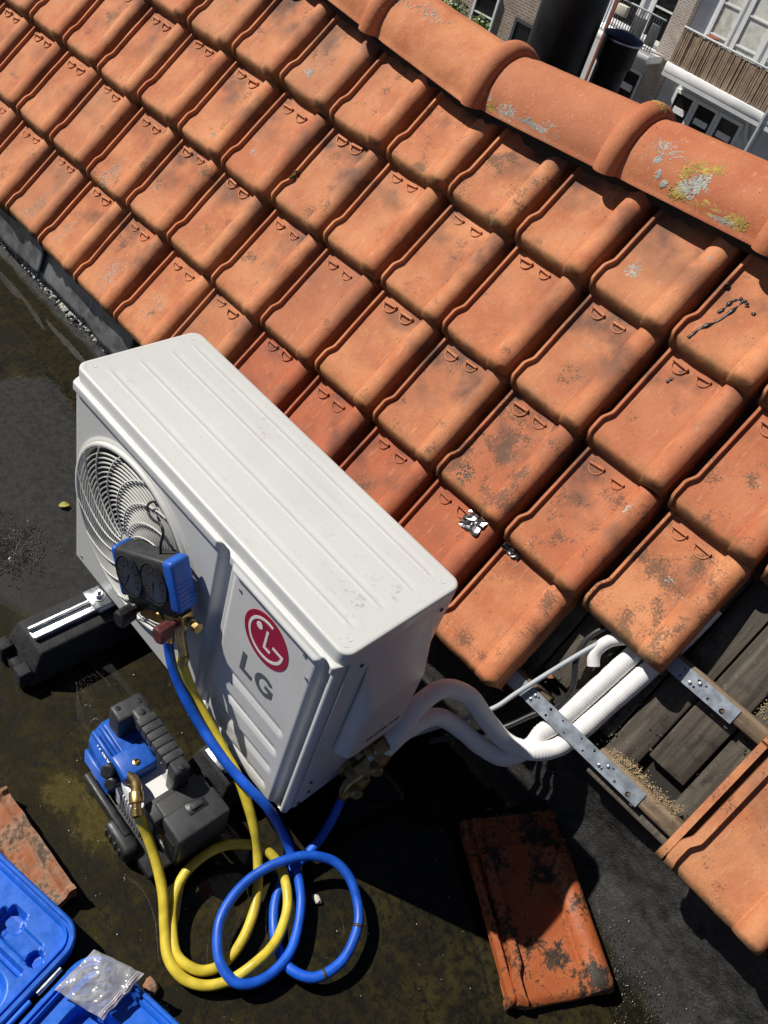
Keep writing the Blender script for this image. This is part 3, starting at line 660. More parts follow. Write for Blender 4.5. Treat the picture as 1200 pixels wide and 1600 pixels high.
for q, (i, row, a, b, rad, n, mat, ell) in enumerate([
    (1, 2, 0.057, 0.080, 0.016, 150, LG, (1, 1)), (1, 2, 0.172, 0.172, 0.010, 40, LG, (1, 1.3)), (1, 2, 0.168, 0.130, 0.008, 22, LG, (1, 1)), (-4, 2, 0.066, 0.067, 0.013, 80, LG, (1, 1)),
    (-6, 0, 0.085, 0.054, 0.045, 110, LG, (0.6, 1.1)), (-5, -1, 0.10, 0.09, 0.05, 150, LG, (0.7, 1.3)), (-6, -1, 0.06, 0.09, 0.04, 70, LG, (0.7, 1.3)), (3, 0, 0.145, 0.127, 0.016, 55, LG, (1, 1.5)), (3, 0, 0.10, 0.150, 0.009, 20, LG, (1, 1)),
    (-4, 1, 0.058, 0.085, 0.010, 18, LG, (1, 1)), (-4, -1, 0.10, 0.13, 0.05, 110, LG, (0.8, 1.4)), (3, 1, 0.108, 0.147, 0.010, 26, LG, (1, 2)), (2, 0, 0.165, 0.205, 0.011, 16, LG, (0.5, 1.4)), (2, -1, 0.15, 0.15, 0.006, 14, LG, (1, 1)),
    (-5, 1, 0.140, 0.087, 0.009, 40, LY, (1, 1)), (-5, 1, 0.120, 0.055, 0.014, 22, LG, (1, 1)), (-6, 2, 0.081, 0.102, 0.008, 24, LY, (1, 1)), (-7, -1, 0.10, 0.08, 0.045, 80, LG, (0.6, 1.2)), (-5, 0, 0.04, 0.09, 0.02, 25, LG, (0.8, 1.2)),
    (1, 0, 0.06, 0.045, 0.020, 70, M['lichen_dark'], (1, 1)), (-3, 1, 0.016, 0.090, 0.011, 50, MO, (0.8, 1.2)), (-4, 2, 0.062, 0.246, 0.010, 40, MO, (1.2, 0.6)), (-3, -1, 0.09, 0.05, 0.04, 40, LG, (0.8, 1))]):
    patch(i, row, a, b, rad, n, mat, 100 + q, ell=ell, flat=0.9 if mat == MO else 0.22, rmin=0.0012 if mat == MO else 0.0008, rmax=0.0045 if mat == MO else 0.0022)
def drip(i, row, poly, seed):
    """run of black tar on the tile"""
    r_ = random.Random(seed); path = [on_tile(i, row, a, b)[0] - RN * 0.0022 for a, b in poly]
    vs, fs = tube_data(catmull(path, 7), lambda t: 0.0032 + 0.0022 * sin(9 * t + seed) ** 2 + 0.0008 * sin(31 * t), 10)
    o = mesh('tar_run', vs, fs, M['tar'], TILES[(i, row)], True); return o
drip(2, 2, [(0.062, 0.150), (0.050, 0.135), (0.047, 0.110), (0.043, 0.098)], 1); drip(2, 2, [(0.066, 0.149), (0.063, 0.12), (0.055, 0.085), (0.040, 0.055), (0.034, 0.025)], 2)
drip(2, 2, [(0.066, 0.149), (0.075, 0.146), (0.080, 0.140)], 3); drip(2, 2, [(0.098, 0.139), (0.100, 0.133)], 4); drip(2, 1, [(0.057, 0.205), (0.053, 0.19)], 5); drip(2, 1, [(0.066, 0.236), (0.060, 0.222)], 6); drip(2, 2, [(0.025, 0.15), (0.018, 0.157)], 7)
def on_ridge(k, s, ang):
    mw = wm(RIDGE[k]); r = ridge_r(s, ang); a = radians(ang); return mw @ Vector((s, -r * cos(a), r * sin(a))), (mw.to_3x3() @ Vector((0, -cos(a), sin(a)))).normalized()
def ridge_patch(u, ang, du, da, n, mat, seed, rmax=0.0035):
    r_ = random.Random(seed); by = {}
    for q in range(n * 9):
        gu, gn = r_.gauss(0, 1), r_.gauss(0, 1); uu = u + gu * du * 1.15; aa = ang + gn * da * 1.15
        if nz(uu * 150, aa * 0.30, seed) + 0.6 * nz(uu * 400, aa * 0.8, seed) < 0.30 * (gu * gu + gn * gn) - 0.33: continue
        k = floor((uu - 0.066) / 0.385); s = uu - 0.066 - 0.385 * k
        if aa < 2.5 or k not in RIDGE: continue
        by.setdefault(k, []).append((*on_ridge(k, s, aa), r_.uniform(0.0009, 0.0024)))
    for k, l in by.items():
        if len(l) > 4: blobs(l, mat, 'lichen_patch', RIDGE[k], 6, 0.25, seed)['kind'] = 'stuff'
for q, (u, a, du, da, n, mat) in enumerate([(0.275, 46, 0.016, 5, 110, LY), (0.305, 52, 0.010, 5, 60, LY), (0.255, 34, 0.008, 6, 50, LY), (0.292, 30, 0.012, 7, 150, LG), (0.275, 20, 0.014, 6, 110, LG), (0.335, 12, 0.020, 4, 150, LY), (0.395, 14, 0.020, 5, 170, LY), (0.372, 10, 0.022, 4, 90, LG), (0.265, 13, 0.014, 5, 90, LY),
    (0.186, 35, 0.005, 4, 40, LG), (0.205, 21, 0.004, 3, 26, LG), (0.225, 15, 0.005, 3, 16, LG), (-0.239, 12, 0.008, 5, 80, LY), (-0.25, 16, 0.005, 4, 14, LG), (-0.195, 10, 0.018, 6, 90, LG), (-0.125, 8, 0.018, 5, 150, LG), (-0.070, 10, 0.022, 6, 120, LG), (0.10, 92, 0.012, 5, 50, LY), (-0.66, 45, 0.04, 12, 60, LG), (-0.55, 65, 0.05, 10, 40, LG), (0.19, 50, 0.03, 8, 40, LG)]):
    ridge_patch(u, a, du, da, n, mat, 300 + q)

# ================================================================== OUTDOOR UNIT
AX, AY, Z0, Z1 = 0.77, 0.27, 0.115, 0.658
ac = empty('outdoor_unit', (AX / 2, AY / 2, Z0), 'white air conditioning outdoor unit with round fan grille and red logo on the flat roof', 'air conditioner')
def rbox(x0, x1, y0, y1, r): return rrect(x0, x1, y0, y1, r, 5)
# casing: sides, back, bottom (front open, closed by the front panel)
o_out = rbox(0.0015, AX - 0.0015, 0.0035, AY, 0.012)
vs, fs = rings([(rbox(0.012, AX - 0.012, 0.014, AY - 0.012, 0.008), Z0), (o_out, Z0 + 0.006), (o_out, Z1 - 0.026), (rbox(0.02, AX - 0.02, 0.02, AY - 0.02, 0.008), Z1 - 0.025)])
n_ = len(o_out); fs.append(tuple(range(n_))[::-1])
fs = [f for f in fs if not (len(f) == 4 and all(abs(vs[i][1] - 0.0035) < 0.011 and 0.02 < vs[i][0] < 0.75 or abs(vs[i][1] - 0.0035) < 1e-4 for i in f))]
mesh('casing', vs, fs, M['white'], ac, True, None, 40)
# front panel as an embossed sheet with the round fan opening
FCX, FCZ, FR = 0.225, 0.383, 0.203
def front_y(x, z):
    d = 0.0
    ex = min(x, AX - x); ez = min(z - Z0, Z1 - 0.022 - z)
    d += 0.010 * (1 - sqrt(max(0, 1 - max(0, 1 - ex / 0.010) ** 2)))
    d += 0.004 * sst(0.006, 0, z - Z0)
    d -= 0.008 * sst(0.602, 0.609, z) * sst(0.0, 0.008, ex) * sqrt(max(0, 1 - max(0, min(1, (z - 0.624) / 0.004)) ** 2))   # lip in front of the lid
    if z > 0.628: d += 0.010 * sst(0.628, 0.6285, z)
    g = lambda a, w_: sst(a - w_, a, x)
    d += 0.016 * g(0.476, 0.012) * (1 - sst(0.490, 0.505, x)) * sst(0.120, 0.15, z) * sst(0.634, 0.614, z)      # vertical groove beside the fan
    d += 0.018 * sst(0.738, 0.741, x) * (1 - sst(0.744, 0.760, x)) * sst(0.115, 0.118, z) * sst(0.630, 0.612, z)   # groove at the corner
    px = min(x - 0.512, 0.738 - x); pz = min(z - 0.10, 0.622 - z)
    d -= 0.006 * sst(0.0, 0.010, min(px, pz))                                # raised logo panel
    for zl in (0.345, 0.277, 0.212, 0.147):                                   # pressed louvres
        t = (z - zl) / 0.012
        if -1 < t < 1.6 and 0.525 < x < 0.715: d += (0.0055 * max(0, 1 - abs(t)) if t < 0 else -0.0 + 0.0055 * max(0, 1 - t / 1.6)) * sst(0.525, 0.537, x) * sst(0.715, 0.700, x) * (1 if t > 0 else 0.6)
    rr = sqrt((x - FCX) ** 2 + (z - FCZ) ** 2)
    d -= 0.003 * sst(0.216, 0.211, rr)
    return d
xs = [AX * i / 256 for i in range(257)]; zs = [Z0 + (0.624 - Z0) * j / 184 for j in range(185)] + [0.6255, 0.6268, 0.6276, 0.628, 0.6284, 0.629]
vs = []; keep = {}
def addv(i, j):
    if (i, j) not in keep:
        x, z = xs[i], zs[j]; rr = sqrt((x - FCX) ** 2 + (z - FCZ) ** 2)
        if rr < FR + 0.0035: k = FR / max(rr, 1e-6) if rr > FR - 0.0045 else 1; x = FCX + (x - FCX) * k; z = FCZ + (z - FCZ) * k
        keep[(i, j)] = len(vs); vs.append((x, front_y(x, z), z))
    return keep[(i, j)]
fs = []
for j in range(190):
    for i in range(256):
        if sqrt((xs[i] + AX / 512 - FCX) ** 2 + (zs[j] + 0.0014 - FCZ) ** 2) < FR + 0.0005: continue
        fs.append((addv(i, j), addv(i + 1, j), addv(i + 1, j + 1), addv(i, j + 1)))
mesh('front_panel', vs, fs, M['white'], ac, True, None, 50)
# lid
def lid_z(x, y):
    d = 0.0
    m = sst(0.035, 0.05, x) * sst(0.735, 0.722, x)
    for y0, y1, h in ((0.045, 0.052, 0.0), ):
        pass
    for yc in (0.052, 0.118, 0.188, 0.238):
        d -= 0.0010 * sst(yc - 0.003, yc, y) * sst(yc + 0.013, yc + 0.002, y) * m
        d += 0.0010 * sst(yc - 0.010, yc - 0.006, y) * sst(yc - 0.001, yc - 0.005, y) * m
    return d
LX0, LX1, LY0, LY1, LR = -0.003, AX + 0.003, 0.002, AY + 0.003, 0.022
def lid_pt(i, j):
    x = LX0 + (LX1 - LX0) * i; y = LY0 + (LY1 - LY0) * j
    return x, y
lv = []; lf = []
top = rrect(LX0, LX1, LY0, LY1, LR, 6); n_ = len(top)
def inset(d): return rrect(LX0 + d, LX1 - d, LY0 + d, LY1 - d, max(0.004, LR - d), 6)
lv, lf = rings([(inset(0.004), Z1 - 0.031), (inset(0.0), Z1 - 0.0305), (inset(0.0), Z1 - 0.004), (inset(0.0006), Z1 - 0.002), (inset(0.0022), Z1 - 0.0006), (inset(0.005), Z1), (inset(0.011), Z1), (inset(0.012), Z1 - 0.0002)])
bm = bmesh.new(); me_ = bpy.data.meshes.new('tmp'); me_.from_pydata(lv, [], lf); bm.from_mesh(me_)
# embossed top sheet, laid just inside the rounded rim
gx, gy = 120, 150; x0, x1, y0, y1 = LX0 + 0.0115, LX1 - 0.0115, LY0 + 0.0115, LY1 - 0.0115
gv = {}
for j in range(gy + 1):
    for i in range(gx + 1):
        x = x0 + (x1 - x0) * i / gx; y = y0 + (y1 - y0) * j / gy
        cx = min(max(x, x0 + 0.0125), x1 - 0.0125); cy = min(max(y, y0 + 0.0125), y1 - 0.0125); dd = sqrt((x - cx) ** 2 + (y - cy) ** 2)
        if dd > 0.0125: x = cx + (x - cx) * 0.0125 / dd; y = cy + (y - cy) * 0.0125 / dd
        gv[(i, j)] = bm.verts.new((x, y, Z1 + lid_z(x, y)))
for j in range(gy):
    for i in range(gx):
        q = [gv[(i, j)], gv[(i + 1, j)], gv[(i + 1, j + 1)], gv[(i, j + 1)]]
        bm.faces.new(q)
bmesh.ops.remove_doubles(bm, verts=bm.verts[:], dist=0.0002)
bm_obj('lid', bm, M['white'], ac, True, None, 35)
# right side: vertical pressed edge, valve cover, print
box('side_panel', AX - 0.0012, AX + 0.0030, 0.022, AY - 0.012, Z0 + 0.012, Z1 - 0.030, M['white'], ac, 0.0012, 1)
def vc(co):
    if co.x > AX + 0.02:
        if co.z > 0.4: co.z -= 0.11
        co.y = 0.157 + (co.y - 0.157) * 0.80
box('valve_cover', AX + 0.0032, AX + 0.038, 0.064, 0.240, 0.300, 0.585, M['white'], ac, 0.012, 4, None, vc)
vcm = frame((AX + 0.0380, 0.170, 0.345), (0, 1, 0), (0, 0, 1), (1, 0, 0))
for k, (a, b_) in enumerate(((-0.055, -0.038), (-0.034, -0.026), (-0.022, -0.002), (0.004, 0.012), (0.016, 0.030))):
    box('print_mark', a, b_, -0.004 + 0.001 * (k % 2), 0.004, -0.0004, 0.0006, M['marks'], ac, 0, 1, vcm)
for y, z in ((0.045, 0.21), (0.05, 0.165), (0.235, 0.615), (0.052, 0.60), (0.03, 0.14)):
    lathe('side_screw', [(0.004, 0), (0.004, 0.0018), (0.0028, 0.003)], M['marks'], ac, (AX + 0.003, y, z), (1, 0, 0), 10)
# fan ring, grille, fan
def ring_profile(cx, cz, prof, seg, name, mat):
    """prof: (radius, y)"""
    vs = []; fs = []
    for r, y in prof:
        for k in range(seg): a = 2 * pi * k / seg; vs.append((cx + r * cos(a), y, cz + r * sin(a)))
    for i in range(len(prof) - 1):
        for k in range(seg): k2 = (k + 1) % seg; fs.append((i * seg + k, i * seg + k2, (i + 1) * seg + k2, (i + 1) * seg + k))
    return mesh(name, vs, fs, mat, ac, True, None, 60)
ring_profile(FCX, FCZ, [(0.2075, 0.002), (0.2075, -0.0075), (0.2055, -0.0100), (0.1985, -0.0100), (0.1965, -0.0075), (0.1965, 0.004)], 96, 'fan_ring', M['grille'])
ring_profile(FCX, FCZ, [(0.1968, 0.0045), (0.1962, 0.055), (0.188, 0.075), (0.188, 0.150)], 96, 'fan_shroud', M['fan'])
parts = []
for k in range(18):
    r = 0.026 + 0.1695 * k / 18; y = -0.0075 - 0.006 * (1 - (r / 0.196) ** 2)
    path = [Vector((FCX + r * cos(2 * pi * q / 72), y, FCZ + r * sin(2 * pi * q / 72))) for q in range(72)]
    V = []; F = []
    for q in range(72):
        a = 2 * pi * q / 72
        for (dr, dy) in ((-0.0011, -0.001), (0.0011, -0.001), (0.0011, 0.0024), (-0.0011, 0.0024)): V.append((FCX + (r + dr) * cos(a), y + dy, FCZ + (r + dr) * sin(a)))
    for q in range(72):
        q2 = (q + 1) % 72
        for e in range(4): e2 = (e + 1) % 4; F.append((q * 4 + e, q2 * 4 + e, q2 * 4 + e2, q * 4 + e2))
    parts.append((V, F))
for k in range(16):
    a0 = 2 * pi * k / 16; path = []
    for q in range(19):
        r = 0.024 + 0.175 * q / 18; a = a0 - 1.05 * (r / 0.2) ** 1.25 + 0.5; y = -0.0098 - 0.006 * (1 - (r / 0.196) ** 2); path.append(Vector((FCX + r * cos(a), y, FCZ + r * sin(a))))
    parts.append(tube_data(path, 0.0015, 5))
hv, hf = lathe_data([(0.024, 0.0), (0.024, 0.004), (0.020, 0.006), (0.0, 0.0062)], 32); hm = axis_mw((FCX, -0.009, FCZ), (0, -1, 0))
parts.append(([hm @ Vector(v) for v in hv], hf))
V, F = join_data(parts); mesh('fan_grille', V, F, M['grille'], ac, True, None, 40)
bm = bmesh.new()
for k in range(3):
    a0 = 2 * pi * k / 3 + 0.6
    g = {}
    for i in range(9):
        for j in range(13):
            r = 0.05 + 0.135 * i / 8; a = a0 + (j / 12 - 0.5) * 1.35 + 0.35 * (i / 8); y = 0.075 - 0.055 * (j / 12 - 0.5) - 0.01 * i / 8
            g[(i, j)] = bm.verts.new((FCX + r * cos(a), y, FCZ + r * sin(a)))
    for i in range(8):
        for j in range(12): bm.faces.new([g[(i, j)], g[(i + 1, j)], g[(i + 1, j + 1)], g[(i, j + 1)]])
fan = bm_obj('fan_blade', bm, M['fan'], ac, True)
fan.modifiers.new('thick', 'SOLIDIFY').thickness = 0.003
lathe('fan_hub', [(0.055, -0.03), (0.055, 0.02), (0.045, 0.03), (0.0, 0.033)], M['fan'], fan, (FCX, 0.075, FCZ), (0, -1, 0), 32)
mesh('coil', [(0.02, 0.16, Z0 + 0.02), (0.45, 0.16, Z0 + 0.02), (0.45, 0.16, Z1 - 0.03), (0.02, 0.16, Z1 - 0.03)], [(0, 1, 2, 3)], M['dim'], ac)
# logo
LCX, LCZ, LRr = 0.6205, 0.5295, 0.0575; yl = front_y(0.62, 0.53)
lm_ = frame((LCX, yl, LCZ), (1, 0, 0), (0, 0, 1), (0, -1, 0))
vs_, fs_ = lathe_data([(LRr, 0.0001), (LRr, 0.0007), (LRr - 0.0004, 0.0009)], 64)
logo = mesh('logo_disc', vs_, fs_, M['red'], ac, False, lm_)
def flatpoly(name, poly, h0, h1, mat, parent): return prism(name, poly, h0, h1, mat, parent, lm_)
R1, R0 = LRr * 0.80, LRr * 0.70
arc = [(R1 * cos(radians(a)), R1 * sin(radians(a))) for a in range(78, 361, 6)] + [(R1 * 1.0, 0.0), (R1, 0.036 * LRr * 2 + 0.0), (0.30 * LRr, 0.036 * LRr * 2), (0.30 * LRr, -0.012 * LRr), (R0, -0.012 * LRr)]
arc = [(R1 * cos(radians(a)), R1 * sin(radians(a))) for a in range(78, 359, 5)] + [(R1, 0.045 * LRr), (0.32 * LRr, 0.045 * LRr), (0.32 * LRr, -0.055 * LRr), (R0, -0.055 * LRr)] + [(R0 * cos(radians(a)), R0 * sin(radians(a))) for a in range(353, 77, -5)]
flatpoly('logo_arc', arc, 0.0009, 0.0014, M['logowhite'], logo)
flatpoly('logo_nose', [(-0.05 * LRr, 0.40 * LRr), (0.05 * LRr, 0.40 * LRr), (0.05 * LRr, -0.28 * LRr), (0.27 * LRr, -0.28 * LRr), (0.27 * LRr, -0.38 * LRr), (-0.05 * LRr, -0.38 * LRr)], 0.0009, 0.0014, M['logowhite'], logo)
flatpoly('logo_eye', [(-0.36 * LRr + 0.135 * LRr * cos(2 * pi * k / 20), 0.32 * LRr + 0.135 * LRr * sin(2 * pi * k / 20)) for k in range(20)], 0.0009, 0.0014, M['logowhite'], logo)
tm_ = frame((0.5765, yl, 0.393), (1, 0, 0), (0, 0, 1), (0, -1, 0)); H = 0.052
prism('logo_letter', [(0, 0), (0.034, 0), (0.034, 0.0105), (0.0115, 0.0105), (0.0115, H), (0, H)], 0.0001, 0.0008, M['logogrey'], ac, tm_)
gcx, gcz, ga, gb, gt = 0.066, H / 2, 0.0255, H / 2, 0.0105
G = [(gcx + ga * cos(radians(a)), gcz + gb * sin(radians(a))) for a in range(42, 322, 8)] + [(gcx + ga * 0.90, gcz - gb * 0.55), (gcx + ga * 0.90, gcz + 0.004), (gcx + 0.002, gcz + 0.004), (gcx + 0.002, gcz - 0.0055), (gcx + ga * 0.90 - gt, gcz - 0.0055), (gcx + ga * 0.90 - gt, gcz - gb * 0.48)] + [(gcx + (ga - gt) * cos(radians(a)), gcz + (gb - gt * 0.95) * sin(radians(a))) for a in range(312, 41, -8)]
prism('logo_letter', G, 0.0001, 0.0008, M['logogrey'], ac, tm_)
for x, z in ((0.540, 0.575), (0.705, 0.590), (0.722, 0.545), (0.560, 0.118), (0.03, 0.60), (0.03, 0.14), (0.46, 0.135)):
    lathe('panel_screw', [(0.0038, 0), (0.0038, 0.0012), (0.0026, 0.002), (0.001, 0.0012)], M['steel'], ac, (x, front_y(x, z), z), (0, -1, 0), 12)
for x, y in ((0.748, 0.030), (0.748, 0.245), (0.018, 0.030), (0.018, 0.245)): lathe('lid_dimple', [(0.005, 0), (0.005, 0.0006), (0.003, 0.0002)], M['white'], ac, (x, y, Z1 - 0.0001), (0, 0, 1), 14)
# feet of the unit, service valves
for x in (0.135, 0.60):
    box('mounting_foot', x - 0.03, x + 0.03, -0.035, AY + 0.03, Z0 - 0.012, Z0 - 0.0005, M['white'], ac, 0.002, 1)
for q, (y, z) in enumerate(((0.190, 0.205), (0.150, 0.158))):
    v0 = Vector((AX + 0.003, y, z)); k = 1.3
    val = lathe('service_valve', [(0.018 * k, 0), (0.018 * k, 0.010), (0.012 * k, 0.012), (0.012 * k, 0.036), (0.016 * k, 0.038), (0.016 * k, 0.054), (0.010 * k, 0.058)], M['copper'], ac, v0, (1, 0, 0), 8)
    lathe('valve_cap', [(0.010 * k, 0), (0.0135 * k, 0.012), (0.0135 * k, 0.030), (0.010 * k, 0.034)], M['copper'], val, v0 + Vector((0.030, -0.006, -0.006)), (0.25, -0.55, -0.8), 6)
    lathe('flare_nut', [(0.013 * k, 0), (0.0150 * k, 0.003), (0.0150 * k, 0.026), (0.009 * k, 0.032), (0.009 * k, 0.05)], M['copper'], val, v0 + Vector((0.030, 0.004, 0.006)), (0.15, 0.75, 0.62), 6)
    lathe('valve_port', [(0.007 * k, 0), (0.010 * k, 0.006), (0.010 * k, 0.026), (0.007 * k, 0.030)], M['copper'], val, v0 + Vector((0.042, -0.010, -0.002)), (0.75, -0.6, 0.2), 8)
# ---- rubber feet with aluminium rails
def foot(xc, y0, y1, label):
    e = empty('rubber_foot', (xc, (y0 + y1) / 2, 0), label, 'support foot', 'rubber feet under the unit')
    def tp(co):
        if co.z > 0.05: co.x = xc + (co.x - xc) * 0.80
        else: co.x = xc + (co.x - xc) * 1.03
        if co.z > 0.05 and co.y < y0 + 0.05: co.y += 0.035
    box('body', xc - 0.062, xc + 0.062, y0, y1, 0.002, 0.090, M['rubber'], e, 0.006, 2, None, tp)
    for s in (-1, 1): box('end_lug', xc + s * 0.040 - 0.016, xc + s * 0.040 + 0.016, y0 - 0.016, y0 + 0.012, 0.002, 0.052, M['rubber'], e, 0.004, 2)
    box('end_rib', xc - 0.02, xc + 0.02, y0 - 0.008, y0 + 0.012, 0.002, 0.030, M['rubber'], e, 0.003, 1)
    box('rail_base', xc - 0.0165, xc + 0.0165, y0 + 0.040, y1 - 0.02, 0.0885, 0.0925, M['alu'], e, 0.0008, 1)
    for s in (-1, 1): box('rail_lip', xc + s * 0.0135 - 0.004, xc + s * 0.0135 + 0.004, y0 + 0.040, y1 - 0.02, 0.0927, 0.1025, M['alu'], e, 0.001, 1)
    yb = -0.018
    box('clamp_plate', xc - 0.030, xc + 0.026, yb - 0.024, yb + 0.024, 0.1150, 0.1185, M['steel'], e, 0.001, 1)
    lathe('washer', [(0.0155, 0), (0.0155, 0.0022), (0.014, 0.0028)], M['steel'], e, (xc - 0.002, yb, 0.1186), (0, 0, 1), 20)
    b = lathe('nut', [(0.0098, 0), (0.0105, 0.001), (0.0105, 0.008), (0.0095, 0.009)], M['steel'], e, (xc - 0.002, yb, 0.1214), (0, 0, 1), 6)
    lathe('bolt', [(0.0048, 0), (0.0048, 0.014), (0.0040, 0.015)], M['steel'], e, (xc - 0.002, yb, 0.1245), (0, 0, 1), 10)
foot(0.135, -0.215, 0.36, 'black rubber foot with aluminium rail sticking out below the fan end')
foot(0.60, -0.072, 0.40, 'black rubber foot with aluminium rail partly hidden behind the blue pump')

# ================================================================== PIPES AND CABLES
def pipe(name, pts, r, mat, label, ribbed_from=None, group=None):
    path = catmull(pts, 14); n = len(path); L_ = [0.0]
    for a, b in zip(path, path[1:]): L_.append(L_[-1] + (b - a).length)
    # resample evenly, fine enough for the corrugation
    step = 0.0022; out = []; k = 0; s = 0.0
    while s < L_[-1]:
        while L_[k + 1] < s: k += 1
        t = (s - L_[k]) / (L_[k + 1] - L_[k]); out.append(path[k].lerp(path[k + 1], t)); s += step
    tot = L_[-1]
    def rad(t):
        s = t * tot; rr = r * (1 + 0.05 * nz(s * 22, 3, r * 900) + 0.02 * nz(s * 80, 5, r * 900))
        return rr + (0.0006 * sin(2 * pi * s / 0.0060) if ribbed_from is not None and s > ribbed_from else 0)
    vs, fs = tube_data(out, rad, 18)
    o = mesh(name, vs, fs, mat, None, True, None, 70); return tag(o, label, 'pipe', group)
pA = [Vector((0.808, 0.222, 0.236)), Vector((0.806, 0.243, 0.262)), Vector((0.800, 0.285, 0.300)), Vector((0.808, 0.345, 0.312)), Vector((0.845, 0.392, 0.290)), Vector((0.898, 0.420, 0.238)), Vector((0.952, 0.438, 0.212)), Vector((1.000, 0.452, 0.232)), rp(0.790, -0.268, -0.050), rp(0.801, -0.222, -0.0530), rp(0.813, -0.12, -0.048), rp(0.824, -0.02, -0.046), rp(0.832, 0.06, -0.05), rp(0.836, 0.16, -0.05)]
pB = [Vector((0.808, 0.184, 0.192)), Vector((0.809, 0.208, 0.216)), Vector((0.812, 0.262, 0.248)), Vector((0.828, 0.330, 0.245)), Vector((0.868, 0.372, 0.215)), Vector((0.920, 0.398, 0.190)), Vector((0.968, 0.428, 0.182)), Vector((0.990, 0.466, 0.220)), rp(0.750, -0.264, -0.052), rp(0.761, -0.222, -0.0530), rp(0.772, -0.12, -0.048), rp(0.782, -0.02, -0.046), rp(0.790, 0.06, -0.05), rp(0.794, 0.16, -0.05)]
pipe('insulated_pipe', pA, 0.0195, M['insul'], 'white insulated pipe arching highest from the unit, outer one up the roof', 0.36, 'white pipes from the unit')
pipe('insulated_pipe', pB, 0.0190, M['insul'], 'white insulated pipe arching lower from the unit, nearer the black cable', 0.34, 'white pipes from the unit')
pipe('foam_offcut', [rp(0.800, 0.03, -0.030), rp(0.768, 0.012, -0.024), rp(0.735, -0.022, -0.026), rp(0.726, -0.062, -0.032), rp(0.742, -0.088, -0.036)], 0.0130, M['insul'], 'curled white foam insulation end beside the two pipes')['category'] = 'insulation'
tag(tube('grey_cable', [(0.80, 0.30, 0.15), (0.845, 0.385, 0.195), rp(0.650, -0.29, -0.005), rp(0.668, -0.22, -0.014), rp(0.715, -0.06, -0.022), rp(0.745, 0.005, -0.028), rp(0.78, 0.09, -0.04)], 0.0052, M['cablegrey'], None, 10, 10), 'thin pale grey cable running up under the roof tiles', 'cable')
tag(tube('black_cable', [(0.84, 0.33, 0.16), (0.885, 0.395, 0.19), (0.925, 0.445, 0.225), rp(0.715, -0.245, -0.040), rp(0.738, -0.205, -0.045), rp(0.738, -0.15, -0.040), rp(0.708, -0.10, -0.030), rp(0.698, -0.05, -0.026), rp(0.718, 0.0, -0.03), rp(0.77, 0.03, -0.035), rp(0.79, 0.10, -0.05)], 0.0062, M['black'], None, 10, 10), 'thick black cable looping between the white pipes and grey cable', 'cable')

# ---- perforated straps on the battens
def strap(u0, u1, v0, v1, h, holes, label):
    """plate with real holes: one square cell for each possible hole"""
    W_ = v1 - v0; rows_ = 2; n = max(6, round((u1 - u0) / (W_ / 2))); cu = (u1 - u0) / n; cv = W_ / rows_
    bm = bmesh.new()
    def cell(x, y, r):
        sq = [(x, y), (x + cu, y), (x + cu, y + cv), (x, y + cv)]
        if not r:
            bm.faces.new([bm.verts.new((*p, 0)) for p in sq]); return
        cx, cy = x + cu / 2, y + cv / 2; K = 16; outer = []; inner = []
        for k in range(K):
            a = 2 * pi * (k + 0.5) / K - pi; dx, dy = cos(a), sin(a); t = min(cu / 2 / max(abs(dx), 1e-6), cv / 2 / max(abs(dy), 1e-6)); outer.append((cx + dx * t, cy + dy * t)); inner.append((cx + dx * r, cy + dy * r))
        vo = [bm.verts.new((*p, 0)) for p in outer]; vi = [bm.verts.new((*p, 0)) for p in inner]
        for k in range(K): k2 = (k + 1) % K; bm.faces.new([vo[k], vo[k2], vi[k2], vi[k]])
        cs = [((x, y), 0), ((x + cu, y), 0), ((x + cu, y + cv), 0), ((x, y + cv), 0)]
        for (px, py), _ in cs:
            near = sorted(range(K), key=lambda k: (outer[k][0] - px) ** 2 + (outer[k][1] - py) ** 2)[:2]
            bm.faces.new([bm.verts.new((px, py, 0)), vo[near[0]], vo[near[1]]])
    for i in range(n):
        for j in range(rows_): cell(u0 + i * cu, v0 + j * cv, holes.get((i, j), 0))
    bmesh.ops.remove_doubles(bm, verts=bm.verts[:], dist=1e-5); bmesh.ops.recalc_face_normals(bm, faces=bm.faces)
    if bm.faces[:] and sum(f.normal.z for f in bm.faces) < 0: bmesh.ops.reverse_faces(bm, faces=bm.faces[:])
    me = bpy.data.meshes.new('metal_strap'); bm.to_mesh(me); bm.free(); me.materials.append(M['strap'])
    e = empty('metal_strap', rp(u0, v0, h), label, 'metal strap', 'perforated straps on the battens')
    o = link('plate', me, e, frame(rp(0, 0, h), RU, RV, RN)); o.modifiers.new('thick', 'SOLIDIFY').thickness = 0.002
    for (u, v) in ((u0 + 0.066, v1 - 0.010), (u0 + 0.063, v0 + 0.011), (u1 - 0.085, v1 - 0.012), (u1 - 0.10, v0 + 0.010)):
        lathe('nail_head', [(0.0036, 0), (0.0036, 0.0012), (0.002, 0.002)], M['steel'], e, rp(u, v, h + 0.001), RN, 10)
strap(0.628, 0.975, -0.236, -0.203, -0.0295, {(4, 1): 0.0025, (6, 1): 0.003, (6, 0): 0.0028, (8, 1): 0.0022, (9, 0): 0.0022, (11, 1): 0.0022, (12, 0): 0.0022, (13, 1): 0.003, (15, 0): 0.0026, (16, 1): 0.0024, (17, 0): 0.003, (19, 0): 0.0056}, 'long perforated zinc strap over the white pipes on the lower batten')
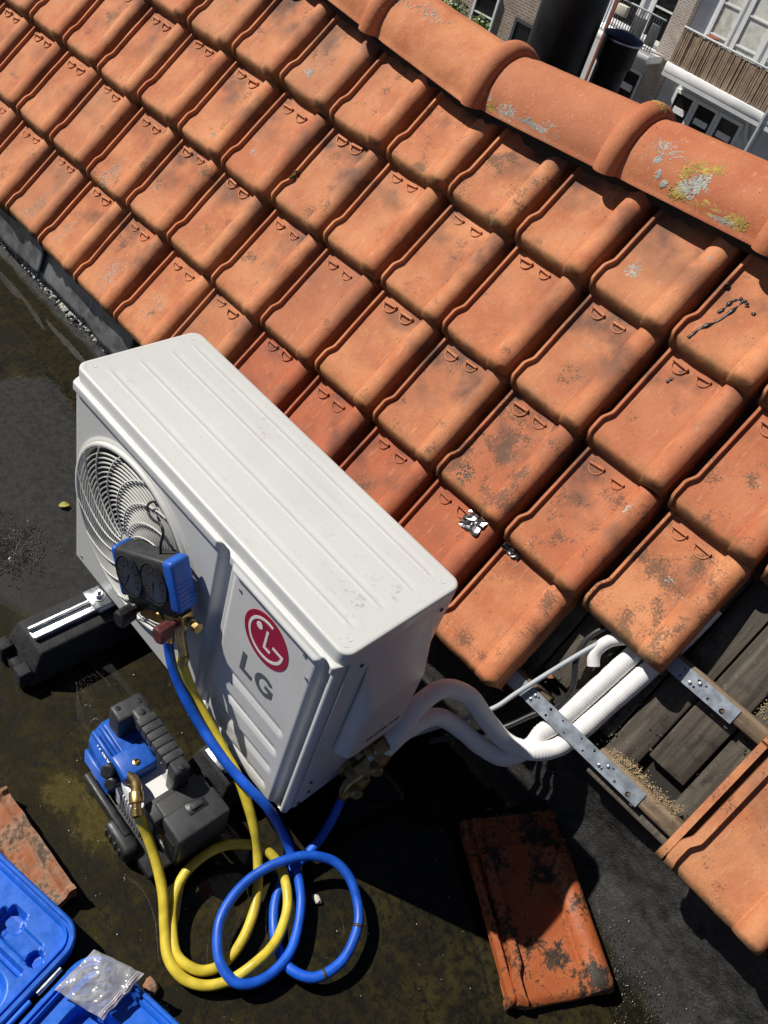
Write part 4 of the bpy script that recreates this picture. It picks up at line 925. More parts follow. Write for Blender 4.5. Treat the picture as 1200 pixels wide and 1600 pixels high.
strap(0.655, 0.997, 0.006, 0.039, -0.0295, {(13, 1): 0.0022, (13, 0): 0.0022, (15, 1): 0.003, (15, 0): 0.0026, (17, 0): 0.0030, (19, 0): 0.0056, (16, 1): 0.0022}, 'perforated zinc strap half hidden under the tile tail on the upper batten')
# sawdust and crumbs
pts = []
for k in range(1000):
    u = rl.uniform(0.87, 1.04); v = -0.196 + rl.gauss(0.006, 0.006) + 0.006 * nz(u * 20, 1); pts.append((rp(u, v, -0.0322 if v < -0.196 else -0.055 + rl.random() * 0.012), RN, rl.uniform(0.0005, 0.0015)))
for k in range(220):
    u = rl.uniform(0.98, 1.10); v = 0.05 + abs(rl.gauss(0, 0.02)); pts.append((rp(u, v, -0.068), RN, rl.uniform(0.0008, 0.002)))
tag(blobs(pts, M['sawdust'], 'sawdust', None, 5, 0.6, 9), 'pale sawdust spilled along the lower batten', 'sawdust', kind='stuff')
pts = []
for k in range(900):
    u = rl.uniform(0.52, 1.08); v = rl.uniform(-0.25, 0.03); g_ = nz(u * 14, v * 14, 6)
    if g_ < 0.05: continue
    pts.append((rp(u, v, -0.069), (rl.uniform(-.3, .3), -0.8, 0.6), rl.uniform(0.001, 0.0042)))
tag(blobs(pts, M['gravel'], 'roof_debris', None, 5, 0.8, 10), 'dark crumbs of dirt on the bare roof boards', 'debris', kind='stuff')
# small clay shard by the strap
tag(prism('clay_shard', [(0, 0), (0.016, 0.003), (0.022, 0.010), (0.010, 0.015), (0.002, 0.010)], -0.004, 0.006, M['oldclay'], None, frame(rp(0.672, -0.175, -0.062), RU, RV, RN), 0.001), 'small broken orange clay shard under the grey cable', 'clay shard')

# ---- foil tape scraps
def foil(i, row, a, b, wa, wb, seed, label, lift=0.004):
    def f(x, y):
        aa = a + (x - 0.5) * wa + 0.006 * nz(y * 3, seed); bb = b + (y - 0.5) * wb + 0.007 * nz(x * 4, seed + 3); p, n = on_tile(i, row, aa, min(bb, 0.30)); return p + n * (lift + 0.006 * abs(nz(x * 5, y * 5, seed)) + 0.003 * nz(x * 13, y * 13, seed))
    vs, fs = grid(7, 6, f); o = mesh('foil_tape', vs, fs, M['foil'], None, False); tag(o, label, 'tape', 'scraps of foil tape')
foil(1, -1, 0.146, 0.232, 0.058, 0.040, 3, 'larger crumpled silver foil tape scrap stuck over a tile roll')
foil(2, -1, 0.035, 0.250, 0.040, 0.022, 8, 'small narrow strip of silver foil tape beside the larger scrap', 0.006)

# ================================================================== MANIFOLD GAUGE
gm = frame((0.367, -0.052, 0.462), (0.873, 0.203, 0.443), (-0.174, 0.979, -0.105), (-0.455, 0.014, 0.890)) @ Matrix.Diagonal((0.80, 0.95, 1.08, 1.0))
def gw(x, y, z): return gm @ Vector((x, y, z))
ga_ = empty('manifold_gauge', gw(0, 0, -0.05), 'blue and black twin gauge manifold hung by its hook on the fan grille', 'gauge')
gb_ = box('gauge_body', -0.088, 0.076, -0.0235, 0.0235, -0.046, 0.0470, M['blackgrey'], ga_, 0.007, 4, gm)
box('bumper', 0.066, 0.0980, -0.0246, 0.0246, -0.0475, 0.0482, M['blueplastic'], ga_, 0.0085, 4, gm)
box('bumper', -0.0985, -0.080, -0.0246, 0.0246, -0.0475, 0.0482, M['blueplastic'], ga_, 0.0085, 4, gm)
for k in range(6): box('bumper_rib', 0.0975, 0.0992, -0.016, 0.016, -0.036 + 0.008 * k, -0.0335 + 0.008 * k, M['blueplastic'], ga_, 0.0006, 1, gm)
for q, xc in enumerate((-0.048, 0.032)):
    om = gm @ Matrix.Translation((xc, -0.0240, 0.001)) @ Matrix.Rotation(pi / 2, 4, 'X') @ Matrix.Scale(1.12, 4)
    vs_, fs_ = lathe_data([(0.0345, -0.002), (0.0362, 0.001), (0.0362, 0.0032), (0.0350, 0.0040), (0.0335, 0.0034), (0.0330, 0.0015), (0.0, 0.0015)], 48)
    gr = mesh('gauge', vs_, fs_, M['black'], ga_, True, om, 35)
    mesh('dial', *lathe_data([(0.0318, 0.0017), (0.0318, 0.0022)], 40), M['dial'], gr, False, om)
    T = []
    for k in range(28):
        a = radians(225 - 270 * k / 27); l0 = 0.0215 if k % 3 == 0 else 0.0255; wv = 0.0007 if k % 3 else 0.0013
        d = Vector((cos(a), sin(a), 0)); t = Vector((-sin(a), cos(a), 0)); T.append(([d * l0 - t * wv + Vector((0, 0, .0025)), d * 0.0295 - t * wv + Vector((0, 0, .0025)), d * 0.0295 + t * wv + Vector((0, 0, .0025)), d * l0 + t * wv + Vector((0, 0, .0025))], [(0, 1, 2, 3)]))
    for k in range(18):
        a = radians(215 - 250 * k / 17); d = Vector((cos(a), sin(a), 0)); c0 = d * 0.018; T.append(([c0 + Vector((sx * 0.0016, sy * 0.001, 0.0025)) for sx, sy in ((-1, -1), (1, -1), (1, 1), (-1, 1))], [(0, 1, 2, 3)]))
    V, F = join_data(T); mesh('dial_marks', V, F, M['tick'] if q == 0 else M['pinktick'], gr, False, om)
    a = radians(250 if q else 232); prism('needle', [(0.023 * cos(a), 0.023 * sin(a)), (0.0016 * cos(a + 1.57), 0.0016 * sin(a + 1.57)), (-0.006 * cos(a), -0.006 * sin(a)), (0.0016 * cos(a - 1.57), 0.0016 * sin(a - 1.57))], 0.0030, 0.0036, M['tick'], gr, om)
    def dome(i, j): r = 0.0334 * i; t = 2 * pi * j; return (r * cos(t), r * sin(t), 0.0032 + 0.0040 * (1 - i * i))
    vs, fs = grid(6, 40, dome); mesh('gauge_glass', vs, fs, M['glass'], gr, True, om)
tube('hook', [gw(0.035, 0.0, 0.040), (0.366, -0.044, 0.540), (0.364, -0.040, 0.566), (0.352, -0.038, 0.574), (0.322, -0.032, 0.556), (0.300, -0.026, 0.547), (0.288, -0.022, 0.553), (0.287, -0.014, 0.560), (0.296, -0.0035, 0.566)], 0.0026, M['black'], ga_, 8, 8)
box('manifold_block', -0.060, 0.085, -0.014, 0.016, -0.086, -0.058, M['brass'], ga_, 0.003, 2, gm)
box('lower_shroud', -0.084, 0.074, -0.020, 0.022, -0.0625, -0.044, M['black'], ga_, 0.006, 2, gm)
def knob(name, x, z, mat, l0, l1, r):
    prof = [(r * 0.5, 0), (r * 0.5, l0), (r, l0 + 0.003), (r * 1.05, l1 - 0.004), (r * 0.85, l1)]
    vs, fs = lathe_data(prof, 10); mesh(name, vs, fs, mat, ga_, True, gm @ Matrix.Translation((x, -0.012, z)) @ Matrix.Rotation(pi / 2, 4, 'X'), 35)
knob('knob', -0.062, -0.070, M['black'], 0.014, 0.052, 0.0165); knob('knob', 0.060, -0.076, M['redknob'], 0.016, 0.050, 0.0165)
knob('sight_glass', 0.010, -0.072, M['brass'], 0.003, 0.008, 0.0115)
def fitting(name, p0, d, prof, mat, parent, seg=12): return lathe(name, prof, mat, parent, p0, d, seg)
fitting('side_port', gw(0.085, 0.0, -0.072), gm.to_3x3() @ Vector((1, -0.15, -0.1)), [(0.010, 0), (0.010, 0.010), (0.007, 0.012), (0.007, 0.018), (0.010, 0.020), (0.010, 0.030), (0.0035, 0.031)], M['brass'], ga_, 6)
tube('lower_port', [gw(0.018, 0, -0.074), gw(0.012, -0.004, -0.092), Vector((0.434, -0.056, 0.366))], 0.0095, M['brass'], ga_, 8, 4)
tube('lower_port', [gw(0.062, 0, -0.074), gw(0.052, -0.002, -0.100), Vector((0.474, -0.0495, 0.342))], 0.0095, M['brass'], ga_, 8, 4)

# ---- hoses
BLUE = [(0.434, -0.056, 0.352), (0.441, -0.058, 0.325), (0.469, -0.062, 0.287), (0.511, -0.060, 0.246), (0.566, -0.056, 0.210), (0.636, -0.053, 0.191), (0.701, -0.043, 0.176), (0.750, -0.028, 0.152), (0.797, -0.006, 0.072), (0.835, -0.011, 0.045), (0.874, -0.024, 0.035), (0.911, -0.050, 0.030), (0.948, -0.095, 0.030), (0.962, -0.130, 0.030), (0.964, -0.168, 0.030), (0.953, -0.203, 0.032), (0.932, -0.223, 0.035), (0.895, -0.225, 0.040), (0.862, -0.209, 0.045), (0.836, -0.184, 0.050), (0.819, -0.144, 0.055), (0.814, -0.096, 0.060), (0.825, -0.045, 0.070), (0.849, 0.008, 0.070), (0.887, 0.044, 0.065), (0.928, 0.051, 0.060), (0.968, 0.040, 0.050), (1.000, 0.017, 0.045), (1.024, -0.024, 0.040), (1.031, -0.064, 0.035), (1.018, -0.107, 0.030), (0.981, -0.129, 0.025), (0.941, -0.125, 0.020), (0.905, -0.108, 0.020), (0.870, -0.078, 0.020), (0.848, -0.041, 0.022), (0.842, 0.000, 0.030), (0.838, 0.045, 0.045), (0.828, 0.083, 0.066), (0.817, 0.110, 0.095), (0.812, 0.118, 0.122)]
YEL = [(0.4745, -0.050, 0.330), (0.474, -0.050, 0.314), (0.506, -0.041, 0.246), (0.560, -0.035, 0.203), (0.622, -0.035, 0.172), (0.662, -0.037, 0.158), (0.711, -0.044, 0.128), (0.753, -0.052, 0.096), (0.786, -0.063, 0.060), (0.829, -0.091, 0.035), (0.863, -0.127, 0.025), (0.888, -0.174, 0.020), (0.895, -0.215, 0.018), (0.884, -0.248, 0.018), (0.861, -0.266, 0.020), (0.830, -0.272, 0.022), (0.791, -0.255, 0.027), (0.756, -0.231, 0.035), (0.734, -0.200, 0.045), (0.726, -0.164, 0.055), (0.730, -0.117, 0.060), (0.750, -0.078, 0.060), (0.782, -0.048, 0.058), (0.820, -0.038, 0.050), (0.856, -0.046, 0.042), (0.890, -0.067, 0.040), (0.914, -0.097, 0.040), (0.931, -0.136, 0.042), (0.934, -0.181, 0.044), (0.926, -0.223, 0.026), (0.904, -0.262, 0.020), (0.869, -0.285, 0.020), (0.826, -0.287, 0.025), (0.784, -0.267, 0.035), (0.741, -0.244, 0.055), (0.693, -0.228, 0.080), (0.648, -0.222, 0.115), (0.618, -0.224, 0.150)]
hb = empty('charging_hose', BLUE[20], 'blue rubber charging hose looping on the wet roof up to the side valve', 'hose', 'charging hoses')
tube('hose', BLUE, 0.0095, M['bluehose'], hb, 14, 8)
fitting('hose_ferrule', Vector(BLUE[0]) + Vector((0.001, 0, -0.006)), (-0.15, 0.1, 1), [(0.0108, 0), (0.0108, 0.018), (0.0085, 0.020), (0.0085, 0.030)], M['brass'], hb)
e1 = Vector(BLUE[-1]); fitting('hose_ferrule', e1 - Vector((0, 0, 0.012)), (-0.05, 0.12, 1), [(0.0106, 0), (0.0112, 0.002), (0.0112, 0.022), (0.0085, 0.025)], M['brass'], hb, 10)
tube('hose_elbow', [e1 + Vector((0, 0, 0.008)), e1 + Vector((-0.001, 0.003, 0.030)), e1 + Vector((0.000, 0.014, 0.046)), e1 + Vector((0.002, 0.034, 0.058))], 0.0052, M['brass'], hb, 10, 6)
hy = empty('charging_hose', YEL[20], 'yellow rubber charging hose looping from the gauge to the vacuum pump', 'hose', 'charging hoses')
tube('hose', YEL, 0.0095, M['yellowhose'], hy, 14, 8)
fitting('hose_ferrule', Vector(YEL[0]) + Vector((0, 0, -0.018)), (0.0, 0.05, 1), [(0.0108, 0), (0.0108, 0.022), (0.0085, 0.025), (0.0085, 0.032)], M['brass'], hy)

def hose_marks(P, parent, spots, mat):
    path = catmull(P, 8)
    for t in spots:
        k = int(t * (len(path) - 3)); vs, fs = tube_data(path[k:k + 2], 0.0098, 14); mesh('print_band', vs, fs, mat, parent, True)
hose_marks(BLUE, hb, (0.685, 0.745), M['marks'])

# ================================================================== VACUUM PUMP
pm_ = Matrix.Translation((0.41, -0.155, 0.0)) @ Matrix.Rotation(radians(-1.5), 4, 'Z')
vp = empty('vacuum_pump', (0.55, -0.155, 0), 'blue and black portable vacuum pump with top handle beside the unit', 'pump')
def pb(name, x0, x1, y0, y1, z0, z1, mat, parent=vp, bev=0.003, seg=2, taper=None): return box(name, x0, x1, y0, y1, z0, z1, mat, parent, bev, seg, pm_, taper)
pb('base_plate', 0.035, 0.285, -0.078, 0.070, 0.012, 0.030, M['black'], vp, 0.005)
for x, y in ((0.06, -0.062), (0.06, 0.055), (0.25, -0.062), (0.25, 0.055)): lathe('rubber_pad', [(0.015, 0), (0.017, 0.004), (0.014, 0.013)], M['rubber'], vp, pm_ @ Vector((x, y, 0.0)), (0, 0, 1), 16)
# blue end housing: faceted barrel along x
def octo(x, r, cz, sx=1.0): return [(x, sx * r * cos(a), cz + r * sin(a)) for a in [radians(22.5 + 45 * k) for k in range(8)]]
V = []; F = []
for x, r in ((0.000, 0.046), (0.012, 0.058), (0.060, 0.066), (0.108, 0.066), (0.112, 0.063)): V += octo(x, r, 0.086, 0.98)
for i in range(4):
    for k in range(8): k2 = (k + 1) % 8; F.append((i * 8 + k, (i + 1) * 8 + k, (i + 1) * 8 + k2, i * 8 + k2))
F.append(tuple(range(8))); F.append(tuple(32 + k for k in range(8))[::-1])
hs = mesh('motor_housing', [Vector(v) for v in V], F, M['blueplastic'], vp, False, pm_)
bv = hs.modifiers.new('bev', 'BEVEL'); bv.width = 0.004; bv.segments = 2; bv.limit_method = 'ANGLE'; bv.angle_limit = radians(20)
for k in range(7): pb('cooling_fin', 0.020 + 0.0, 0.108, -0.0655, -0.058, 0.052 + 0.0065 * k, 0.0555 + 0.0065 * k, M['blueplastic'], hs, 0.001, 1)
for y in (-0.045, -0.030): pb('top_rib', 0.015, 0.105, y - 0.004, y + 0.004, 0.139 if y > -0.04 else 0.130, 0.1515 if y > -0.04 else 0.144, M['blueplastic'], hs, 0.002, 1)
pb('shoulder', 0.085, 0.142, -0.050, 0.020, 0.120, 0.1555, M['blueplastic'], hs, 0.006)
lathe('shoulder_screw', [(0.0068, 0), (0.0068, 0.002), (0.004, 0.003), (0.004, 0.001), (0.0, 0.001)], M['brass'], vp, pm_ @ Vector((0.122, -0.016, 0.1555)), (0, 0, 1), 16)
pb('motor_barrel', 0.110, 0.222, -0.055, 0.052, 0.030, 0.128, M['sticker'], vp, 0.014, 3)
for k in range(9): pb('barrel_fin', 0.140 + 0.0085 * k, 0.1435 + 0.0085 * k, -0.0585, -0.0545, 0.045, 0.115, M['sticker'], vp, 0.0008, 1)
pb('rating_label', 0.146, 0.200, -0.034, 0.018, 0.1281, 0.1288, M['logowhite'], vp, 0.0, 1)
pb('front_guard', 0.045, 0.20, -0.082, -0.066, 0.028, 0.055, M['black'], vp, 0.005)
pb('drain_housing', 0.150, 0.232, -0.098, -0.062, 0.004, 0.052, M['black'], vp, 0.012, 3)
for k in range(4): pb('drain_rib', 0.160 + 0.016 * k, 0.166 + 0.016 * k, -0.0995, -0.094, 0.016, 0.044, M['blackgrey'], vp, 0.001, 1)
# black power block
pw = pb('power_block', 0.206, 0.295, -0.030, 0.074, 0.028, 0.150, M['blackgrey'], vp, 0.006, 3)
pb('battery_cover', 0.240, 0.300, -0.034, 0.078, 0.060, 0.1535, M['blackgrey'], pw, 0.006, 3)
pb('cover_plate', 0.198, 0.240, -0.046, 0.066, 0.120, 0.1465, M['blackgrey'], pw, 0.003, 2)
pb('latch_recess', 0.243, 0.268, 0.010, 0.050, 0.1490, 0.1545, M['black'], pw, 0.001, 1)
pb('latch', 0.250, 0.262, 0.018, 0.042, 0.1525, 0.1590, M['blackgrey'], pw, 0.002, 2)
pb('sticker_panel', 0.216, 0.286, -0.0352, -0.0340, 0.048, 0.120, M['black'], pw, 0, 1)
sm_ = pm_ @ frame((0.251, -0.0353, 0.092), (1, 0, 0), (0, 0, 1), (0, -1, 0))
tri = [(-0.012, -0.010), (0.012, -0.010), (0.0, 0.011)]; prism('warning_mark', tri, 0.0, 0.0006, M['orange'], pw, sm_); prism('warning_mark', [(-0.002, -0.006), (0.002, -0.006), (0.0025, 0.003), (-0.0025, 0.003)], 0.0006, 0.001, M['black'], pw, sm_)
for y in (-0.020, -0.026): prism('warning_line', [(-0.016, y - 0.001), (0.016, y - 0.001), (0.016, y + 0.001), (-0.016, y + 0.001)], 0.0, 0.0005, M['sticker'], pw, sm_)
# handle
hd = pb('handle', 0.045, 0.208, 0.012, 0.046, 0.186, 0.210, M['blackgrey'], vp, 0.007, 3)
for k in range(6): pb('grip_rib', 0.072 + 0.018 * k, 0.0884 + 0.018 * k, 0.0100, 0.0480, 0.1855, 0.2118, M['blackgrey'], hd, 0.0012, 2)
pb('handle_mount', 0.018, 0.058, -0.016, 0.050, 0.132, 0.208, M['blackgrey'], hd, 0.006, 3)
pb('handle_post', 0.178, 0.208, 0.012, 0.046, 0.120, 0.200, M['black'], hd, 0.006, 3)
for x, y in ((0.030, -0.004), (0.036, 0.038)): lathe('mount_screw', [(0.0050, 0), (0.0050, 0.0014), (0.003, 0.0016), (0.003, 0.0006), (0, 0.0006)], M['black'], hd, pm_ @ Vector((x, y, 0.2080)), (0, 0, 1), 14)
for x in (0.062, 0.198): lathe('grip_button', [(0.007, 0), (0.006, 0.0022), (0.0, 0.003)], M['black'], hd, pm_ @ Vector((x, 0.029, 0.2100)), (0, 0, 1), 16)
tv, tf = tube_data([pm_ @ Vector((0.128 + 0.017 * cos(2 * pi * k / 28), 0.060, 0.150 + 0.017 * sin(2 * pi * k / 28))) for k in range(28)], 0.0045, 8, False, True)
mesh('carry_ring', tv, tf, M['blueplastic'], vp, True)
# knob and brass elbow
lathe('cap_knob', [(0.012, 0), (0.014, 0.003), (0.014, 0.020), (0.011, 0.023)], M['black'], vp, pm_ @ Vector((0.098, -0.052, 0.128)), (0.25, -0.65, 0.7), 10)
lathe('cap_knob', [(0.011, 0), (0.013, 0.003), (0.013, 0.018), (0.010, 0.021)], M['black'], vp, pm_ @ Vector((0.118, -0.056, 0.118)), (0.25, -0.75, 0.6), 10)
bs = lathe('inlet_nut', [(0.013, 0), (0.0145, 0.002), (0.0145, 0.013), (0.012, 0.015)], M['brass'], vp, pm_ @ Vector((0.131, -0.036, 0.138)), (0.75, -0.1, 0.65), 6)
tube('inlet_elbow', [pm_ @ Vector((0.140, -0.037, 0.150)), pm_ @ Vector((0.154, -0.038, 0.158)), pm_ @ Vector((0.170, -0.044, 0.164)), pm_ @ Vector((0.180, -0.052, 0.166))], 0.0098, M['brass'], vp, 12, 5)
fitting('hose_coupling', pm_ @ Vector((0.176, -0.049, 0.167)), (0.84, -0.46, -0.28), [(0.0115, 0), (0.0128, 0.002), (0.0128, 0.020), (0.0085, 0.022), (0.0085, 0.030), (0.0112, 0.031), (0.0112, 0.044)], M['brass'], hy, 16)
# word on the housing flank
def text_mesh(name, s, size, mat, parent, mw, off=0.0):
    cu = bpy.data.curves.new(name, 'FONT'); cu.body = s; cu.size = size; cu.extrude = 0.0004; cu.offset = off; cu.align_x = 'CENTER'; cu.align_y = 'CENTER'; cu.space_character = 1.1
    t = bpy.data.objects.new('tmp', cu); COL.objects.link(t); bpy.context.view_layer.update()
    me = bpy.data.meshes.new_from_object(t.evaluated_get(bpy.context.evaluated_depsgraph_get())); bpy.data.objects.remove(t); me.materials.clear(); me.materials.append(mat); me.name = name
    return link(name, me, parent, mw)
ca, sa = cos(radians(45)), sin(radians(45)); rr = 0.0660 * cos(radians(22.5)) * 0.98
text_mesh('brand_word', 'VALUE', 0.020, M['logowhite'], hs, pm_ @ frame((0.066, -0.0455, 0.1305), (1, 0, 0), (0, 0.72, 0.70), (0, -0.70, 0.72)), 0.0005)

# ================================================================== TOOL CASE
cm = Matrix.Translation((0.733, -0.402, 0.0)) @ Matrix.Rotation(radians(12.5), 4, 'Z')
tc_ = empty('tool_case', cm @ Vector((0, -0.15, 0)), 'open blue plastic tool case lying at the bottom corner of the roof', 'tool case')
def tray(name, x0, x1, y0, y1, r, zb, zt, rim, depth_fn, nx, ny):
    def ins(d): return rrect(x0 + d, x1 - d, y0 + d, y1 - d, max(0.006, r - d), 8)
    vs, fs = rings([(ins(0.006), zb), (ins(0.001), zb + 0.004), (ins(0.0), zt - 0.010), (ins(0.0), zt - 0.003), (ins(0.003), zt), (ins(0.008), zt), (ins(0.0095), zt - 0.005), (ins(0.0125), zt - 0.005), (ins(0.014), zt - 0.001), (ins(rim - 0.003), zt - 0.001), (ins(rim), zt - 0.004), (ins(rim + 0.004), zt - 0.045)])
    fs.append(tuple(range(len(rrect(0, 1, 0, 1, .1, 8))))[::-1])
    sh = mesh(name, vs, fs, M['caseblue'], tc_, True, cm, 40)
    a0, a1, b0, b1 = x0 + rim - 0.001, x1 - rim + 0.001, y0 + rim - 0.001, y1 - rim + 0.001
    def f(i, j):
        x = a0 + (a1 - a0) * i; y = b0 + (b1 - b0) * j; return (x, y, zt - depth_fn(x, y))
    vs, fs = grid(nx, ny, f)
    # trim the corners that would poke out of the rounded rim
    rc = max(0.006, r - rim) + 0.002
    def ok(p):
        cx = min(max(p[0], a0 + rc), a1 - rc); cy = min(max(p[1], b0 + rc), b1 - rc); return (p[0] - cx) ** 2 + (p[1] - cy) ** 2 <= (rc + 0.0015) ** 2
    fs = [q for q in fs if all(ok(vs[i]) for i in q)]
    mesh(name + '_liner', vs, fs, M['caseblue'], sh, True, cm, 40); return sh
def sdr(x, y, x0, x1, y0, y1, r):  # rounded box distance
    qx = abs(x - (x0 + x1) / 2) - (x1 - x0) / 2 + r; qy = abs(y - (y0 + y1) / 2) - (y1 - y0) / 2 + r
    return min(max(qx, qy), 0) + sqrt(max(qx, 0) ** 2 + max(qy, 0) ** 2) - r
def lid_depth(x, y):
    y -= 0.022
    d = 0.010
    d += 0.006 * sst(-0.012, -0.016, -(-0.028 - y)) * 0
    d += 0.020 * sst(0.003, -0.003, sdr(x, y, -0.140, -0.108, -0.085, -0.040, 0.006))       # deep socket
    d += 0.014 * sst(0.003, -0.003, sdr(x, y, -0.150, -0.100, -0.070, -0.052, 0.006))
    d += 0.006 * sst(0.002, -0.002, sdr(x, y, -0.118, -0.052, -0.088, -0.055, 0.004))       # shallow bed
    d += 0.020 * sst(0.002, -0.002, sqrt((x + 0.047) ** 2 + (y + 0.076) ** 2) - 0.0125)     # round hole
    d += 0.014 * sst(0.002, -0.002, sdr(x, y, -0.12, -0.045, -0.110, -0.100, 0.004))
    d += 0.018 * sst(0.006, -0.006, sdr(x, y, -0.34, -0.040, -0.34, -0.128, 0.03))          # large well
    return min(d, 0.031)
lidt = tray('case_lid', -0.330, -0.009, -0.40, 0.0235, 0.046, 0.036, 0.072, 0.018, lid_depth, 150, 180)
def base_depth(x, y):
    d = 0.012
    d += 0.030 * sst(0.006, -0.006, sdr(x, y, 0.060, 0.34, -0.36, -0.040, 0.03))
    d -= 0.024 * sst(0.003, -0.003, sdr(x, y, 0.185, 0.195, -0.36, -0.05, 0.004))
    d += 0.020 * sst(0.003, -0.003, sdr(x, y, 0.200, 0.330, -0.20, -0.055, 0.02))
    return d
baset = tray('case_base', 0.008, 0.330, -0.40, 0.021, 0.050, 0.004, 0.066, 0.018, base_depth, 150, 180)
for k in range(5):
    y = -0.040 - 0.062 * k; v, f_ = tube_data([cm @ Vector((-0.001, y, 0.069)), cm @ Vector((-0.001, y - 0.048, 0.069))], 0.0045, 10); mesh('hinge_knuckle', v, f_, M['caseblue'] if k % 2 else M['steel'], tc_, True, None, 50)
red = box('red_tool', 0.215, 0.255, -0.145, -0.120, 0.030, 0.052, M['redprint'], None, 0.004, 2, cm); tag(red, 'small red plastic tool lying in the blue case', 'tool')
# purple sheet of film in the case
# ---- zip bag
bagc = [cm @ Vector(v) for v in ((0.022, -0.075, 0.071), (0.062, -0.148, 0.071), (0.115, -0.075, 0.078), (0.078, 0.0, 0.074))]
bagc = [Vector((0.765, -0.466, 0.074)), Vector((0.852, -0.430, 0.074)), Vector((0.836, -0.345, 0.082)), Vector((0.752, -0.388, 0.080))]
def bagpt(i, j, side):
    p = (bagc[0] * (1 - i) + bagc[1] * i) * (1 - j) + (bagc[3] * (1 - i) + bagc[2] * i) * j
    e = 4 * i * (1 - i) * 4 * j * (1 - j)
    z = side * (0.006 * e ** 0.5) + 0.007 * nz(i * 3.2, j * 3.2, 4) * e ** 0.3 + 0.0030 * abs(nz(i * 6, j * 5, 2 + side)) + 0.0006 * nz(i * 14, j * 14, side)
    return p + Vector((0.003 * nz(j * 4, i, 8), 0.003 * nz(i * 4, j, 3), 0.006 + z))
bg = empty('zip_bag', bagc[0], 'crumpled clear plastic zip bag lying on the blue case', 'plastic bag')
for s in (1, -1):
    vs, fs = grid(60, 60, lambda i, j: bagpt(i, j, s)); mesh('film', vs, fs, M['bag'], bg, True)
V = [bagpt(t / 30, 0.5, 1) for t in range(31)]
for q in (0.90, 0.935): tube('zip_track', [bagpt(q, t / 12, 1) + Vector((0, 0, 0.0016)) for t in range(13)], 0.0013, M['bagzip'], bg, 6, 3)
vs, fs = grid(6, 30, lambda i, j: bagpt(0.945 + 0.055 * i, j, 1) + Vector((0, 0, 0.001))); mesh('zip_lip', vs, fs, M['bagzip'], bg, True)

# ================================================================== LOOSE TILES
lt = tile_mesh('loose_tile', 9, M['wetclay'], chipfn(-0.01, 0.03, 0.010))
o = link('loose_tile', lt, None, frame((1.299 + 0.022 * 0.535, 0.149 + 0.022 * 0.845, 0.033), (0.535, 0.845, 0.0), (-0.873, 0.487, 0.030), (0, 0, 1)))
tag(o, 'dirty wet orange roof tile lying loose on the flat roof, half in shade', 'roof tile')
# upside-down broken tile half tucked under the case lid
hm_ = frame((0.632, -0.352, 0.004), (-0.9995, -0.03, 0), (0.03, -0.9995, 0), (0, 0, 1))
def broken(i, j):
    x = 0.245 * i; y = 0.105 * j
    z = 0.016
    z += 0.014 * sst(0.020, 0.012, y) + 0.008 * sst(0.016, 0.008, x) + 0.010 * sst(0.232, 0.240, x)
    z -= 0.006 * sst(0.026, 0.034, y) * sst(0.066, 0.058, y) * sst(0.022, 0.03, x)
    z += 0.006 * sst(0.064, 0.070, y) * sst(0.080, 0.074, y)
    z += 0.0022 * nz(x * 40, y * 40, 2) + 0.0025 * nz(x * 110, y * 110, 5) * sst(0.03, 0.04, y)
    xe = x + 0.004 * nz(y * 40, 1) * (1 if i < 0.02 or i > 0.98 else 0)
    return (xe - 0.014 * sst(0.05, 0.09, y) * (i < 0.03), y + 0.002 * nz(x * 30, 7) * (j < 0.02), z)
vs, fs = grid(90, 44, broken); off = len(vs); n1 = 91
rim = [k for k in range(n1)] + [n1 * r_ + 90 for r_ in range(1, 45)] + [44 * n1 + k for k in range(89, -1, -1)] + [n1 * r_ for r_ in range(43, 0, -1)]
vs += [(vs[k][0], vs[k][1], 0.0) for k in rim]
for q in range(len(rim)): q2 = (q + 1) % len(rim); fs.append((rim[q2], rim[q], off + q, off + q2))
o = mesh('broken_tile', vs, fs, M['oldclay'], None, True, hm_, 45); tag(o, 'weathered broken tile lying face down beside the blue case', 'roof tile')
# small shard, pebble, leaf
def rock(name, loc, r, mat, seed, label, cat, sq=(1, 1, 0.6)):
    bm = bmesh.new(); bmesh.ops.create_icosphere(bm, subdivisions=2, radius=r)
    for v in bm.verts: v.co *= 1 + 0.35 * noise.noise(v.co / r * 1.3 + Vector((seed, 0, 0))); v.co = Vector((v.co.x * sq[0], v.co.y * sq[1], v.co.z * sq[2])) + Vector(loc)
    return tag(bm_obj(name, bm, mat, None, True, None, 40), label, cat)
rock('clay_shard', (0.845, -0.332, 0.008), 0.013, M['oldclay'], 3, 'small reddish clay shard on the wet roof beside the blue case', 'clay shard', (1.3, 0.9, 0.7))
rock('pebble', (0.912, -0.004, 0.003), 0.0085, M['stone'], 5, 'single pale pebble on the dark wet roof beside the blue hose', 'pebble', (1.3, 0.9, 0.6))
def leafm(i, j): t = i; w_ = 0.009 * sin(pi * min(1, t * 1.02)) ** 0.8; return (0.028 * (t - 0.5), w_ * (j - 0.5) * 2, 0.004 * sin(3 * t) + 0.003 * abs(j - 0.5))
vs, fs = grid(12, 4, leafm); o = mesh('fallen_leaf', vs, fs, M['leafyellow'], None, True, Matrix.Translation((-0.232, 0.100, 0.012)) @ Matrix.Rotation(1.2, 4, 'Z')); tag(o, 'single yellow green fallen leaf on the roof left of the unit', 'leaf')
pts = []
for k in range(260):
    x = rl.uniform(0.1, 1.5); y = rl.uniform(-0.5, 0.35); pts.append((Vector((x, y, max(0.0, ground_z(x, y)) + 0.0004)), (0, 0, 1), rl.choice((0.0005, 0.0006, 0.0007, 0.0009, 0.0014))))
